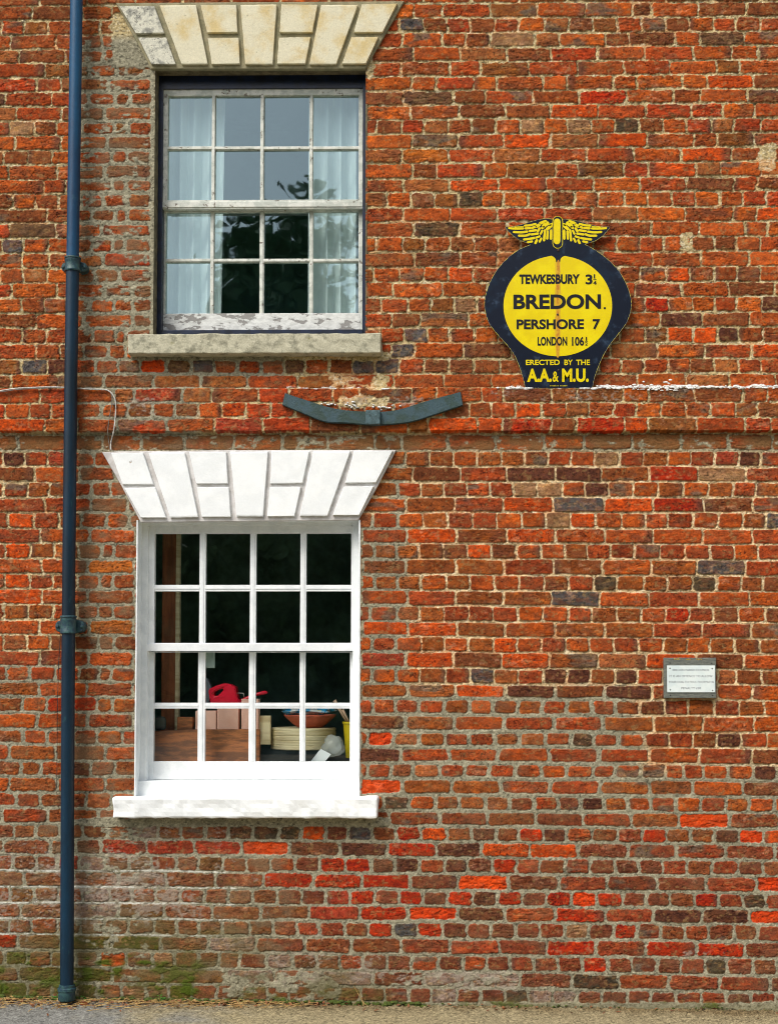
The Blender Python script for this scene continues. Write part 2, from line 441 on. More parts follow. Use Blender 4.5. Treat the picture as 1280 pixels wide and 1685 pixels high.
# bricks that stand out: photo x, y, colour code
SPEC = """672 41 G|705 159 g|1190 65 g|842 64 P|952 206 P|1037 206 K|882 206 P|772 328 K|857 302 O|1025 230 O|945 181 O|1105 279 O|997 158 R|1250 350 O|1207 135 O
700 255 Y|1127 279 O|782 301 O|905 232 O|1165 255 O|662 578 G|690 552 G|1197 551 D|715 376 K|1117 525 D|1115 450 O|647 602 G|1160 551 O|1110 551 O|765 450 O|945 501 R
1267 500 D|1080 500 R|770 501 P|300 1000 O|1270 576 O|790 1111 G|915 1112 D|952 1112 D|1030 1112 D|785 1133 O|880 1139 D|1010 1139 D|1198 1218 D|1260 1271 D|641 1290 O|974 1322 D
1160 1348 O|650 1318 K|960 1215 K|975 831 G|967 780 D|873 780 D|982 804 D|787 906 D|946 986 G|995 960 K|1157 960 K|1270 860 G|917 856 P|900 804 P|860 804 P|1005 755 P|1187 935 G
1090 831 O|1035 831 O|880 829 O|945 857 O|715 879 O|800 909 O|830 1060 O|860 1087 O|1075 1087 O|840 882 O|672 1371 R|713 1371 O|675 1397 R|735 1397 D|830 1398 O|910 1398 O|875 1371 R
912 1373 D|1075 1374 R|1235 1375 R|1280 1376 O|828 1425 R|795 1451 O|655 1450 R|677 1478 R|756 1478 R|838 1479 R|920 1480 R|960 1481 R|1002 1482 R|1162 1483 R|1240 1484 K|655 1503 R
710 1503 R|952 1506 R|1260 1510 R|1265 1458 R|662 1529 G|950 1534 P|1010 1535 R|940 1560 R|1105 1562 R|1185 1562 R|960 1588 R|1182 1592 K|735 1612 W|815 1613 W|980 1615 K|730 1638 W
855 1638 K|905 1641 W|945 1641 W|435 1395 O|515 1370 O|547 1425 R|590 1425 R|555 1450 R|475 1449 R|635 1451 R|597 1476 R|557 1476 r|630 1500 R|550 1501 r|622 1529 R|13 1548 R
296 1634 M|187 1579 M|62 1604 M|25 1579 M|45 1629 M|152 1604 M|152 1632 M|270 1581 P|95 1604 M|165 1550 M|255 1550 M|240 1372 W|460 1581 W|570 1609 W|415 1608 W|180 1500 W|160 1420 W
180 1475 W|400 1554 W|700 1610 W|560 1425 R|333 605 G|297 605 g|597 602 G|630 602 G|490 604 g|262 652 r|387 678 O|395 704 O|38 704 O|255 604 O|95 602 D|55 602 G|24 755 D|88 755 r
188 932 Y|28 956 O|30 982 O|30 905 O|15 850 O|45 850 O|91 1160 R|140 1160 R|135 1263 D|185 1031 Y|22 402 G|53 380 g|37 209 P|640 1215 R|660 1300 O|625 1215 R|595 1242 D|355 1397 r
595 1080 r|680 1087 O|700 1035 O|640 1035 O|1160 1345 O|405 1370 K|440 1370 K|475 1370 K|575 1370 G|610 1397 K|1100 1010 R|1245 752 D|1120 831 R|1195 752 r|1130 780 R|1215 780 P
610 1400 D|950 704 R|1050 704 O|745 704 O|800 704 O|855 704 D|905 704 R|860 680 O|360 704 r|120 1425 r|205 1397 r|300 1397 r|570 1449 R|690 1425 D|1188 1505 D|1125 1510 D|700 1529 R"""
CODE = {'O': (216, 82, 28), 'R': (188, 50, 16), 'r': (176, 66, 46), 'G': (88, 90, 92), 'g': (116, 88, 66), 'D': (92, 56, 46), 'W': (160, 138, 126), 'P': (176, 132, 96),
        'M': (76, 84, 22), 'K': (78, 72, 58), 'Y': (200, 108, 44)}

def parse(txt, f):
    d = {}
    for ln in txt.strip().split('\n'):
        k, v = ln.split(':'); d[int(k)] = [f(float(a)) for a in v.split()]
    return d
_rj = parse(RJ, lambda a: 640 + a / 2); _lj = parse(LJ, lambda a: a)
ROWB = [BEDS[0] - 24.4 * k for k in range(26, 0, -1)] + BEDS + [BEDS[-1] + 27 * k for k in range(1, 8)]
NB = 26
rr = random.Random(3)
JOINTS = []
for ri in range(len(ROWB) + 1):
    k = ri - NB          # course number: course k has its bottom bed at BEDS[k]
    js = sorted(_lj.get(k, []) + _rj.get(k, []))
    if not js: js = [300 + rr.random() * 80]
    full = _rj.get(k, js); dif = sorted(b - a for a, b in zip(full, full[1:]))
    med = dif[len(dif) // 2] if dif else 79
    typ = 79 if med > 60 else (40.2 if med < 50 else 60)
    out = [js[0]]
    for a in js[1:]:
        g = a - out[-1]
        if g < 9: continue
        if g > (typ * 1.35 if typ != 60 else 100):
            n = max(1, round(g / typ)); b0 = out[-1]
            for i in range(1, n): out.append(b0 + g * i / n + rr.uniform(-2, 2))
        out.append(a)
    def stepv(): return (typ if typ != 60 else rr.choice([39, 78, 78])) + rr.uniform(-3, 3)
    while out[0] > -620: out.insert(0, out[0] - stepv())
    while out[-1] < 1900: out.append(out[-1] + stepv())
    JOINTS.append(np.array(out))
ROWA = np.array(ROWB)
MAXJ = 80

# openings (on the wall plane)
o1a, o1b = P(256, 113), P(601, 560); o2a, o2b = P(228, 856), P(589.5, 1322)
OPEN = [(o1a.x, o1b.x, o1b.z, o1a.z), (o2a.x, o2b.x, o2b.z, o2a.z)]

def axis_lines(lo, hi, a, b, st, st2, snaps):
    n1 = max(2, int((a - lo) / st2)); n2 = int((b - a) / st); n3 = max(2, int((hi - b) / st2))
    v = np.concatenate([np.linspace(lo, a, n1, endpoint=False), np.linspace(a, b, n2, endpoint=False), np.linspace(b, hi, n3)])
    for s_ in snaps: v[np.argmin(abs(v - s_))] = s_
    return v
ST = 0.0033
vl, vr = P(-20, 800).x, P(1300, 800).x
WX0, WX1, WZ0, WZ1 = vl - 1.3, vr + 1.3, -0.12, P(640, -20).z + 0.9
xs = axis_lines(WX0, WX1, vl, vr, ST, .012, [OPEN[0][0], OPEN[0][1], OPEN[1][0], OPEN[1][1]])
zs = axis_lines(WZ0, WZ1, WZ0 + .01, P(640, -20).z, ST, .012, [OPEN[0][2], OPEN[0][3], OPEN[1][2], OPEN[1][3]])
X, Z = np.meshgrid(xs, zs)
PX, PY = proj(X, Z); PX = PX.astype(np.float32); PY = PY.astype(np.float32)
DLx = [-400, 0, 300, 560, 700, 850, 1000, 1250, 1355, 1500, 1650, 1800]; DLy = [6, 5.5, 4.5, 1.5, 1.5, 0, -4, -5.5, -7, -8, -14.5, -16]
wob = (fbm(PX / 70, PY / 26, 5, 2) - .5) * 3.2
YC = PY - np.interp(PY, DLx, DLy) * (960 - PX) / 960 + wob
ri = np.clip(np.searchsorted(ROWA, YC), 1, len(ROWA) - 1)      # course ri lies between ROWA[ri-1] and ROWA[ri]
top = ROWA[ri - 1]; bot = ROWA[ri]
XW = PX + (vn(PX / 60 + ri * 7.3, PY / 9 + ri * 3.1, 8) - .5) * 3.0
bi = np.zeros(PX.shape, int); jl = np.zeros(PX.shape); jr = np.zeros(PX.shape)
for r_ in np.unique(ri):
    m_ = ri == r_; J = JOINTS[r_]; i_ = np.clip(np.searchsorted(J, XW[m_]), 1, len(J) - 1)
    bi[m_] = i_; jl[m_] = J[i_ - 1]; jr[m_] = J[i_]
def box(x0, y0, x1, y1, s=18):   # soft rectangle over photo coordinates
    return sst(x0 - s, x0 + s, PX) * (1 - sst(x1 - s, x1 + s, PX)) * sst(y0 - s, y0 + s, PY) * (1 - sst(y1 - s, y1 + s, PY))
def mx(*a):
    t = a[0]
    for b_ in a[1:]: t = np.maximum(t, b_)
    return t
lown = fbm(PX / 120, PY / 90, 21, 3)
# grey cement repointing zone (as against the old cream lime joints)
edge_n = (lown - .5) * 70
grey = mx(sst(1115, 1150, PY + edge_n) * (1 - sst(1030, 1075, PX + edge_n)), sst(1250, 1285, PY + edge_n * .5),
          box(590, 850, 672, 1400, 10), box(128, 735, 232, 1400, 8), box(128, 60, 262, 560, 10), box(-900, 1085, 120, 1700),
          box(250, 580, 470, 640, 10), box(-900, 716, 2200, 743, 5) * .9, box(130, 560, 330, 740, 14), box(640, 740, 668, 860, 8))
grey = np.clip(grey, 0, 1)
smear = mx(box(249, 90, 256, 560, 3) * .8, box(603, 90, 615, 130, 5) * .4, box(130, 60, 250, 560, 14) * .14, box(215, 578, 640, 592, 4) * .75, box(-900, 716, 660, 742, 4) * .16,
           box(660, 718, 2200, 742, 4) * .10, box(185, 20, 245, 110, 8) * .8, box(-900, 1651, 2200, 1900, 5) * .97, box(110, 1345, 640, 1360, 4) * .8,
           box(225, 860, 232, 1310, 3) * .5, box(585, 860, 596, 1310, 3) * .45, box(370, 1598, 560, 1660, 14) * .38, box(640, 1595, 860, 1625, 10) * .26, box(560, 655, 640, 672, 6) * .7,
           box(1248, 238, 1275, 278, 6) * .95, box(1118, 382, 1140, 412, 5) * .6, box(130, 1350, 240, 1700, 20) * .16, box(545, 618, 640, 640, 6) * .45)
gapH = 2.5 + grey * 2.1 + box(128, 60, 250, 560, 12) * 1.6 + (vn(PX / 30, PY / 24, 31) - .5) * 1.6
gapV = 2.6 + grey * 1.9 + box(128, 60, 250, 560, 12) * 1.2 + (hsh(ri, bi, 41) - .5) * 1.5
gapH = gapH + box(640, 1130, 1080, 1345, 20) * 1.7
gapV = gapV + box(640, 1130, 1080, 1345, 20) * 1.5
gapH = gapH - box(-900, 640, 2200, 712, 4) * 1.0
h1, h2, h3, h4, h5, h6 = [hsh(ri, bi, s_) for s_ in (101, 102, 103, 104, 105, 106)]
cx = (jl + jr) / 2 + (h1 - .5) * 1.2; cy = (top + bot) / 2 + (h2 - .5) * 1.2
hw = (jr - jl) / 2 - gapV / 2 - h3 * .8; hh = (bot - top) / 2 - gapH / 2 - h4 * .8
dxp, dyp = XW - cx, YC - cy
dyr = dyp + dxp * (h5 - .5) * .02
rad = 2.0 + 2.8 * h6 + grey * 1.2
en = (fbm(PX / 6, PY / 5, 51, 3) - .5) * (3.0 + 1.8 * h3) + (fbm(PX / 20, PY / 14, 53, 2) - .5) * 2.2
en = en * (1 - .45 * box(600, 742, 2200, 1345, 20))
ax_, ay_ = abs(dxp) - hw + rad, abs(dyr) - hh + rad
sdf = np.hypot(np.maximum(ax_, 0), np.maximum(ay_, 0)) + np.minimum(np.maximum(ax_, ay_), 0) - rad + en
sm_n = fbm(PX / 16, PY / 9, 61, 4)
b = 1 - sst(-.6, .6, sdf)
cover = sst(-.06, .06, smear * (.78 + .5 * (lown - .5)) - (1 - sm_n) * .95 + .22) * (smear > .02)
b = b * (1 - cover)

# --- relief, in millimetres
calm = box(600, 742, 2200, 1345, 20) * .5 + box(-900, 742, 120, 1100, 20) * .25
fine = fbm(PX / 3.1, PY / 2.6, 71, 3) - .5
rough_b = fbm(PX / 13, PY / 6, 73, 4) - .5
crease = 1 - np.abs(2 * fbm(PX / 22 + h1 * 50, PY / 6 + h2 * 50, 75, 3) - 1)     # folded, creased faces of handmade brick
crz = np.clip((crease - .86) / .14, 0, 1) * (.25 + 1.0 * (h3 > .5))
hb = (h1 - .5) * 4.4 + dxp * (h2 - .5) * .05 + dyp * (h4 - .5) * .10 + (rough_b * (2.1 + 4.4 * (h5 > .80)) + fine * (1.1 + 1.6 * h6) - crz * 2.6) * (1 - .75 * calm)
hb = hb - 1.3 * np.exp(-np.clip(-sdf, 0, 9) / 1.2)
mort_n = fbm(PX / 4.2, PY / 3.4, 81, 3) - .5
hm = -5.4 + grey * 2.6 + mort_n * (7.0 - 3.6 * grey) + (fbm(PX / 25, PY / 12, 83, 2) - .5) * 4 + cover * 3.4
grv = np.exp(-((sdf - .3) / 1.1) ** 2) * sst(.42, .62, fbm(PX / 18, PY / 7, 85, 2)) * (1 - cover)
hm = hm - grv * (6.0 - grey * 2.5)
H = hb * b + hm * (1 - b)
# a few blown faces
spall = np.zeros_like(H)
for (sx, sy) in ((435, 1395), (1235, 1375), (1265, 1458), (1260, 1510), (795, 1451), (660, 1300), (625, 1215), (710, 1503), (1160, 1348), (960, 1481), (255, 604), (187, 1579)):
    ccy = sy - np.interp(sy, DLx, DLy) * (960 - sx) / 960; r0 = int(np.searchsorted(ROWA, ccy)); b0 = int(np.searchsorted(JOINTS[r0], sx))
    spall = np.maximum(spall, ((ri == r0) & (bi == b0)) * 1.0)
H = H - spall * b * (5 + rough_b * 16)
# projecting string course of three courses
band = sst(ROWA[NB + 26] - 1.2, ROWA[NB + 26] + 1.6, YC) * (1 - sst(ROWA[NB + 29] - 3.2, ROWA[NB + 29] - 2.2, YC + (vn(PX / 40, PY * 0, 91) - .5) * 1.2))
Y = -(H * .001) - .036 * band
print('wall verts', X.size)

# --- colour
def pick(zone, hv):
    pal, wts = zone; c_ = np.cumsum(wts) / sum(wts); idx = np.searchsorted(c_, hv); idx = np.clip(idx, 0, len(pal) - 1)
    return lin(np.array(pal))[idx]
Z_UP = ([(198, 82, 38), (180, 66, 36), (160, 72, 42), (210, 92, 38), (124, 66, 44), (104, 64, 50), (168, 96, 62), (132, 80, 46), (186, 54, 32)], [5, 5, 4, 3, 2.6, 1.4, 1.6, 1.6, 2.2])
Z_MID = ([(192, 76, 38), (172, 62, 38), (160, 80, 42), (206, 84, 34), (140, 70, 40), (104, 60, 46), (150, 54, 36), (184, 100, 70)], [5, 5, 3.5, 3, 2.4, 1.2, 2.4, 1])
Z_LOW = ([(148, 60, 44), (122, 56, 44), (106, 54, 46), (166, 60, 38), (138, 70, 46), (92, 60, 52), (176, 72, 40)], [4, 4, 4, 2.2, 2.5, 2, 1.5])
Z_LL = ([(150, 84, 66), (136, 82, 58), (124, 78, 60), (156, 74, 52), (142, 100, 82), (110, 82, 54)], [4, 4, 3, 3, 3, 2.4])
cz_y = top.copy(); cz_x = (jl + jr) / 2
hv = hsh(ri, bi, 201)
PS = 1.0
C = pick(Z_UP, hv)
s_ = (cz_y > 700)[..., None]; C = np.where(s_, pick(Z_MID, hv), C)
t_ = sst(1300, 1400, cz_y + (hsh(ri, bi, 202) - .5) * 90)[..., None]; C = np.where(t_ > .5, pick(Z_LOW, hv), C)
s_ = ((cz_y > 1345) & (cz_x < 430 + (hsh(ri, bi, 203) - .5) * 160))[..., None]; C = np.where(s_, pick(Z_LL, hv), C)
s_ = ((cz_x > 125) & (cz_x < 240) & (hsh(ri, bi, 204) < .6))[..., None]; C = np.where(s_, C * .55 + pick(Z_LL, hv) * .45, C)
spm = np.zeros_like(H)
for e in SPEC.replace('\n', '|').split('|'):
    sx, sy, cc = e.split(); sx = float(sx); sy = float(sy)
    ccy = sy - np.interp(sy, DLx, DLy) * (960 - sx) / 960; r0 = int(np.searchsorted(ROWA, ccy)); b0 = int(np.searchsorted(JOINTS[r0], sx))
    q = (ri == r0) & (bi == b0); C[q] = lin(CODE[cc]); spm[q] = 1
C = np.where(spm[..., None] > 0, C * np.array([.64, .68, .66]), C * np.array([.62, .80, .62]))
tgt = np.where((cz_y > 1345)[..., None], lin((124, 62, 42)), lin((152, 72, 36)))
C = C * (.70 + .24 * spm[..., None]) + tgt * (.30 - .24 * spm[..., None])
# brightness jitter per brick, mottled faces, burnt ends
C = C * (1 + (h2 - .5) * .30)[..., None]
mot = fbm(PX / 26 + h1 * 90, PY / 12 + h2 * 90, 211, 4)
dk = sst(.50, .70, mot) * (h3 ** 1.3) * (1 - .6 * spm)
C = C * (1 - dk[..., None] * .75) + lin((100, 58, 42)) * (dk[..., None] * .75)
lt = sst(.52, .72, fbm(PX / 18 + h3 * 90, PY / 10 + h4 * 90, 213, 4)) * h5 * (1 - .5 * spm)
C = C * (1 - lt[..., None] * .6) + (C * 1.25 + np.array([.07, .02, .0])) * (lt[..., None] * .6)
gyb = sst(.56, .70, fbm(PX / 40 + h5 * 90, PY / 16 + h6 * 90, 215, 3)) * (hsh(ri, bi, 216) > .86) * (1 - spm)
C = C * (1 - gyb[..., None] * .8) + lin((92, 84, 72)) * (gyb[..., None] * .8)
bend = sst(.45, .9, np.abs(dxp / np.maximum(hw, 1))) * (hsh(ri, bi, 218) > .82) * (dxp * (h1 - .5) > 0) * .7
C = C * (1 - bend[..., None]) + lin((80, 62, 52)) * bend[..., None]
pale = sst(.60, .72, fbm(PX / 9, PY / 6, 219, 4)) * (hsh(ri, bi, 220) > .66) * .3
C = C * (1 - pale[..., None]) + lin((186, 140, 108)) * pale[..., None]
C = C * (1 + fine * 1.1 + rough_b * 1.1)[..., None]
hot = sst(.46, .74, fbm(PX / 8 + h2 * 60, PY / 4.5 + h1 * 60, 261, 4))[..., None]; C = C * (1 - hot * .45) + C * hot * .45 * np.array([1.6, 1.5, .9])
brn = sst(.46, .66, fbm(PX / 14 + h4 * 60, PY / 8 + h3 * 60, 262, 4))[..., None]; C = C * (1 - brn * .42) + lin((112, 66, 42)) * brn * .42
lich = sst(.62, .72, fbm(PX / 6.5, PY / 5, 263, 4))[..., None] * .5; C = C * (1 - lich) + lin((142, 112, 72)) * lich
C = np.where((spall * b > .5)[..., None], C * .4 + lin((204, 66, 20)) * .6 * (1 + rough_b[..., None] * 1.2), C)
pit = sst(.70, .76, fbm(PX / 3.0, PY / 2.6, 221, 2)) * (h4 > .3)
C = C * (1 - .6 * pit[..., None])
crk = np.clip(1 - np.abs(fbm(PX / 15 + h5 * 70, PY / 11 + h6 * 70, 223, 4) - .5) * 70, 0, 1) * (hsh(ri, bi, 224) > .88)
C = C * (1 - .8 * crk[..., None]); Y = Y + crk * b * .003
# mortar
mc = (lin((194, 174, 128)) * (1 - calm[..., None] * 1.6) + lin((222, 194, 150)) * calm[..., None] * 1.6) * (1 - grey[..., None]) + lin((152, 147, 124)) * grey[..., None]
mv = fbm(PX / 45, PY / 30, 231, 3)
mc = mc * (.66 + .40 * mv)[..., None] * (1 + mort_n * .9)[..., None]
orm = sst(.55, .7, fbm(PX / 60, PY / 40, 233, 3)) * (1 - grey) * .45
mc = mc * (1 - orm[..., None]) + lin((206, 140, 90)) * orm[..., None]
wh = sst(.60, .68, fbm(PX / 3.4, PY / 2.8, 235, 3)) * (1 - .6 * grey)
mc = mc * (1 - .5 * wh[..., None]) + lin((226, 218, 190)) * .5 * wh[..., None]
dsp = sst(.66, .74, fbm(PX / 3.6, PY / 3.0, 237, 2))
mc = mc * (1 - .55 * dsp[..., None])
C = C * b[..., None] + mc * (1 - b[..., None])
# thin dirty wash of mortar over brick faces in the repointed areas
wash = np.maximum(grey, .35 * box(-900, 1350, 640, 1700)) * sst(.42, .72, fbm(PX / 34, PY / 20, 239, 4)) * (.20 + .45 * mx(box(-900, 716, 2200, 743, 4), box(240, 580, 640, 600, 6), box(120, 60, 260, 760), box(120, 740, 235, 1700), box(-900, 1350, 480, 1700))) * b * (1 - spm * .8)
C = C * (1 - wash[..., None]) + lin((118, 98, 74)) * wash[..., None]
rw = (.30 + .5 * sst(.35, .65, fbm(PX / 40, PY / 14, 273, 3)))[..., None] * (ri == NB + 30)[..., None] * b[..., None]; C = C * (1 - rw) + lin((124, 92, 58)) * rw
# white efflorescence and bird lime
ef = mx(box(-900, 1390, 340, 1535, 26) * .55, box(140, 1430, 300, 1510, 20) * .75, box(225, 1355, 400, 1440, 20) * .4, box(330, 1400, 620, 1640, 50) * .28, box(205, 655, 262, 690, 6) * .62, box(440, 1560, 640, 1625, 16) * .55,
        box(640, 1590, 860, 1640, 18) * .50, box(560, 652, 700, 676, 6) * .55, box(650, 638, 2200, 662, 7) * .36, box(240, 660, 300, 700, 8) * .35, box(-900, -900, 60, 60, 30) * .25,
        box(880, 640, 1150, 664, 6) * .5, box(1120, 1560, 1200, 1580, 6) * .7, box(-900, 1380, 120, 1560, 20) * .5)
efn = fbm(PX / 5, PY / 3.2, 241, 4) * .55 + fbm(PX / 40, PY / 22, 243, 3) * .45
efm = sst(.50, .62, efn * (.72 + .62 * ef) - (1 - ef) * .12 + (1 - b) * .09 * ef) * (ef > .03)
line = np.exp(-((YC - ROWA[NB + 26] + .3 + (vn(PX / 18, PY * 0, 245) - .5) * 4) / (2.2 + 3.4 * vn(PX / 26, PY * 0, 277))) ** 2) * mx(box(828, 600, 2200, 700, 8), box(455, 600, 700, 700, 8) * .55, box(200, 600, 262, 700, 5) * .3)
bl = np.exp(-((PX - 1095) / 42) ** 2) * .25
line = sst(.34, .46, line * (.55 + .75 * fbm(PX / 3.2, PY / 2.2, 279, 3)) * (.22 + bl + .95 * fbm(PX / 9, PY / 3, 247, 3) * (.6 + .8 * vn(PX / 45, PY * 0, 249))))
C = C * (1 - .55 * efm[..., None]) + lin((158, 146, 132)) * .55 * efm[..., None]
bedd = np.minimum(YC - top, bot - YC)
dots = mx(box(-900, 1425, 390, 1545, 8), box(560, 655, 700, 690, 6) * .6, box(200, 655, 300, 700, 6) * .7, box(590, 640, 2200, 690, 8) * .35, box(-900, 1380, 240, 1480, 10) * .6) * np.exp(-(bedd / 2.6) ** 2)
dots = sst(.44, .54, (fbm(PX / 4.2, PY / 3.2, 265, 3) * .6 + fbm(PX / 30, PY / 5, 266, 3) * .5) * dots)
C = C * (1 - dots[..., None] * .85) + lin((206, 206, 194)) * dots[..., None] * .85
C = C * (1 - line[..., None]) + lin((228, 230, 228)) * line[..., None]
Y = Y - line * .003
# algae and moss low on the left, green tint along the base
mo = mx(box(-900, 1560, 340, 1700, 30) * .8, box(340, 1620, 640, 1700, 16) * .6, box(60, 1530, 300, 1600, 30) * .45, box(600, 1646, 2200, 1700, 4) * .55, box(230, 578, 640, 592, 3) * .45, box(260, 1425, 470, 1540, 30) * .38)
mon = fbm(PX / 24, PY / 12, 251, 4)
mom = sst(.42, .66, mon * (.45 + .75 * mo)) * (mo > .03)
C = C * (1 - .72 * mom[..., None]) + lin((86, 88, 36)) * (.8 + fine[..., None]) * .72 * mom[..., None]
mom2 = sst(.60, .70, mon * (.55 + .6 * mo) + fine * .1) * (mo > .3)
C = C * (1 - .8 * mom2[..., None]) + lin((64, 84, 14)) * .8 * mom2[..., None]; Y = Y - mom2 * .003
grim = np.clip(mx(box(-900, 1520, 420, 1700, 50), box(380, 1585, 640, 1700, 25) * .8) * (.25 + 1.1 * sst(.35, .7, fbm(PX / 60, PY / 24, 271, 3))) * .75, 0, .8)
C = C * (1 - grim[..., None]) + (C * .35 + lin((92, 86, 50)) * .65) * grim[..., None]
low = sst(1640, 1662, PY + (lown - .5) * 20)
C = C * (1 - .45 * low[..., None]) + lin((112, 106, 70)) * .45 * low[..., None]
C = np.clip(C, .008, .95)

nz, nx = X.shape
co = np.stack([X, Y, Z], -1).reshape(-1, 3).astype(np.float32)
ii = np.arange(nz * nx).reshape(nz, nx)
q = np.stack([ii[:-1, :-1], ii[:-1, 1:], ii[1:, 1:], ii[1:, :-1]], -1).reshape(-1, 4)
mxx = (xs[:-1] + xs[1:]) / 2; mzz = (zs[:-1] + zs[1:]) / 2; MX, MZ = np.meshgrid(mxx, mzz)
keep = np.ones(MX.shape, bool)
for (x0, x1, z0, z1) in OPEN: keep &= ~((MX > x0) & (MX < x1) & (MZ > z0) & (MZ < z1))
q = q[keep.reshape(-1)]
def np_mesh(name, co, q, colr=None):
    me = bpy.data.meshes.new(name); me.vertices.add(len(co)); me.vertices.foreach_set('co', co.ravel())
    n = len(q); k = q.shape[1]; me.loops.add(n * k); me.loops.foreach_set('vertex_index', q.astype(np.int32).ravel())
    me.polygons.add(n); me.polygons.foreach_set('loop_start', np.arange(0, n * k, k, dtype=np.int32))
    try: me.polygons.foreach_set('loop_total', np.full(n, k, dtype=np.int32))
    except Exception: pass
    me.polygons.foreach_set('use_smooth', np.ones(n, bool)); me.update(calc_edges=True)
    if colr is not None:
        a = me.color_attributes.new('Col', 'FLOAT_COLOR', 'POINT')
        a.data.foreach_set('color', np.concatenate([colr, np.ones((len(colr), 1))], 1).astype(np.float32).ravel())
    return me

def vcol_mat(name, rough, g1, g2, bump, scales=(420, 130), dist=.002):
    m = bpy.data.materials.new(name); m.use_nodes = True; t = m.node_tree; N = t.nodes; b_ = N['Principled BSDF']
    at = N.new('ShaderNodeVertexColor'); at.layer_name = 'Col'; b_.inputs['Roughness'].default_value = rough; b_.inputs['Specular IOR Level'].default_value = .08
    tc = N.new('ShaderNodeTexCoord'); c = at.outputs[0]; hs = []
    for sc, am in zip(scales, (g1, g2)):
        n = N.new('ShaderNodeTexNoise'); n.inputs['Scale'].default_value = sc; n.inputs['Detail'].default_value = 4; t.links.new(tc.outputs['Object'], n.inputs['Vector'])
        r_ = N.new('ShaderNodeMapRange'); r_.inputs[1].default_value = .25; r_.inputs[2].default_value = .75; r_.inputs[3].default_value = 1 - am; r_.inputs[4].default_value = 1 + am
        t.links.new(n.outputs[0], r_.inputs[0])
        x = N.new('ShaderNodeVectorMath'); x.operation = 'SCALE'; t.links.new(c, x.inputs[0]); t.links.new(r_.outputs[0], x.inputs['Scale']); c = x.outputs[0]; hs.append(n.outputs[0])
    t.links.new(c, b_.inputs['Base Color'])
    bp = N.new('ShaderNodeBump'); bp.inputs['Strength'].default_value = bump; bp.inputs['Distance'].default_value = dist
    t.links.new(hs[1], bp.inputs['Height']); t.links.new(bp.outputs[0], b_.inputs['Normal']); return m
m_brick = vcol_mat('old_brickwork', .9, .30, .22, 1.0)
house = thing('brick_building', (0, 0, 0), 'old red brick house front with two sash windows and a projecting brick band', 'building')
wall = link('wall', np_mesh('wall', co, q, C.reshape(-1, 3)), house, m_brick)
del PX, PY, C, H, Y, X, Z

# ------------------------------------------------------------------ lintels
def lintel(f, outer, faces, mats, jm, label, y0=-.012, y1=-.028):
    mb = MB(); mb.prism(pts2(outer, f, y0), .012, y0, .003); lo = mb.build('lintel', jm, house)
    lo['label'] = label
    for k, fc in enumerate(faces):
        v = MB()
        base = pts2(fc, f, y1); n = len(base)
        # a grid over the face so that its arrises and surface are a little worn
        US = [0, .012, .03] + [.03 + .94 * k / 12 for k in range(1, 12)] + [.97, .988, 1]; NU = NV = len(US) - 1; vv = []; ff = []
        a, b_, c_, d_ = [Vector(p) for p in base]
        for i in range(NU + 1):
            for j in range(NV + 1):
                u, w_ = US[i], US[j]
                p = (a * (1 - u) + b_ * u) * (1 - w_) + (d_ * (1 - u) + c_ * u) * w_
                e = min(u, 1 - u) * (b_ - a).length, min(w_, 1 - w_) * (d_ - a).length; e = min(e)
                nz_ = mnoise.fractal(Vector((p.x * 16, k * 3.1, p.y * 16)), 1, 2, 3)
                yy = y1 - .0012 * nz_ + (.0022 if e < 1e-6 else 0.0)
                if e < 1e-6: p = p + Vector((mnoise.noise(Vector((p.x * 60, 2, p.y * 60))), mnoise.noise(Vector((p.x * 60, 9, p.y * 60))))) * .0015
                vv.append((p.x, yy, p.y))
        W_ = NV + 1
        for i in range(NU):
            for j in range(NV): ff.append((i * W_ + j, (i + 1) * W_ + j, (i + 1) * W_ + j + 1, i * W_ + j + 1))
        ring = [i * W_ for i in range(NU + 1)] + [NU * W_ + j for j in range(1, W_)] + [i * W_ + NV for i in range(NU - 1, -1, -1)] + [j for j in range(NV - 1, 0, -1)]
        n0 = len(vv)
        for r_ in ring: x, yy, z = vv[r_]; vv.append((x, y0 + .002, z))
        for i in range(len(ring)):
            j = (i + 1) % len(ring); ff.append((ring[i], n0 + i, n0 + j, ring[j]))
        v.add(vv, ff); v.build('voussoir', mats[k], lo, sm=True, auto=35)
    return lo
fu = lambda x, y: (180 + x / 2.56, y / 2.56)
FU = [[(42, 25), (190, 25), (232, 138), (112, 140)], [(122, 158), (240, 158), (280, 270), (178, 270)], [(212, 22), (365, 20), (415, 270), (305, 270)],
      [(385, 20), (535, 20), (540, 135), (412, 137)], [(415, 160), (545, 158), (550, 268), (432, 270)], [(553, 20), (705, 18), (688, 270), (573, 270)],
      [(725, 18), (877, 20), (855, 135), (718, 135)], [(715, 158), (848, 155), (825, 268), (707, 268)], [(893, 20), (1047, 20), (955, 270), (843, 270)],
      [(1063, 18), (1212, 15), (1150, 135), (1030, 135)], [(1020, 155), (1133, 155), (1080, 268), (980, 268)]]
lintel(fu, [(28, 12), (1242, 4), (1078, 290), (176, 290)], FU, [m_stone_l, m_stone_l] + [m_stone] * 9, m_stone_j, 'weathered cream stone keyed lintel')
fl = lambda x, y: (150 + x / 2.415, 720 + y / 2.415)
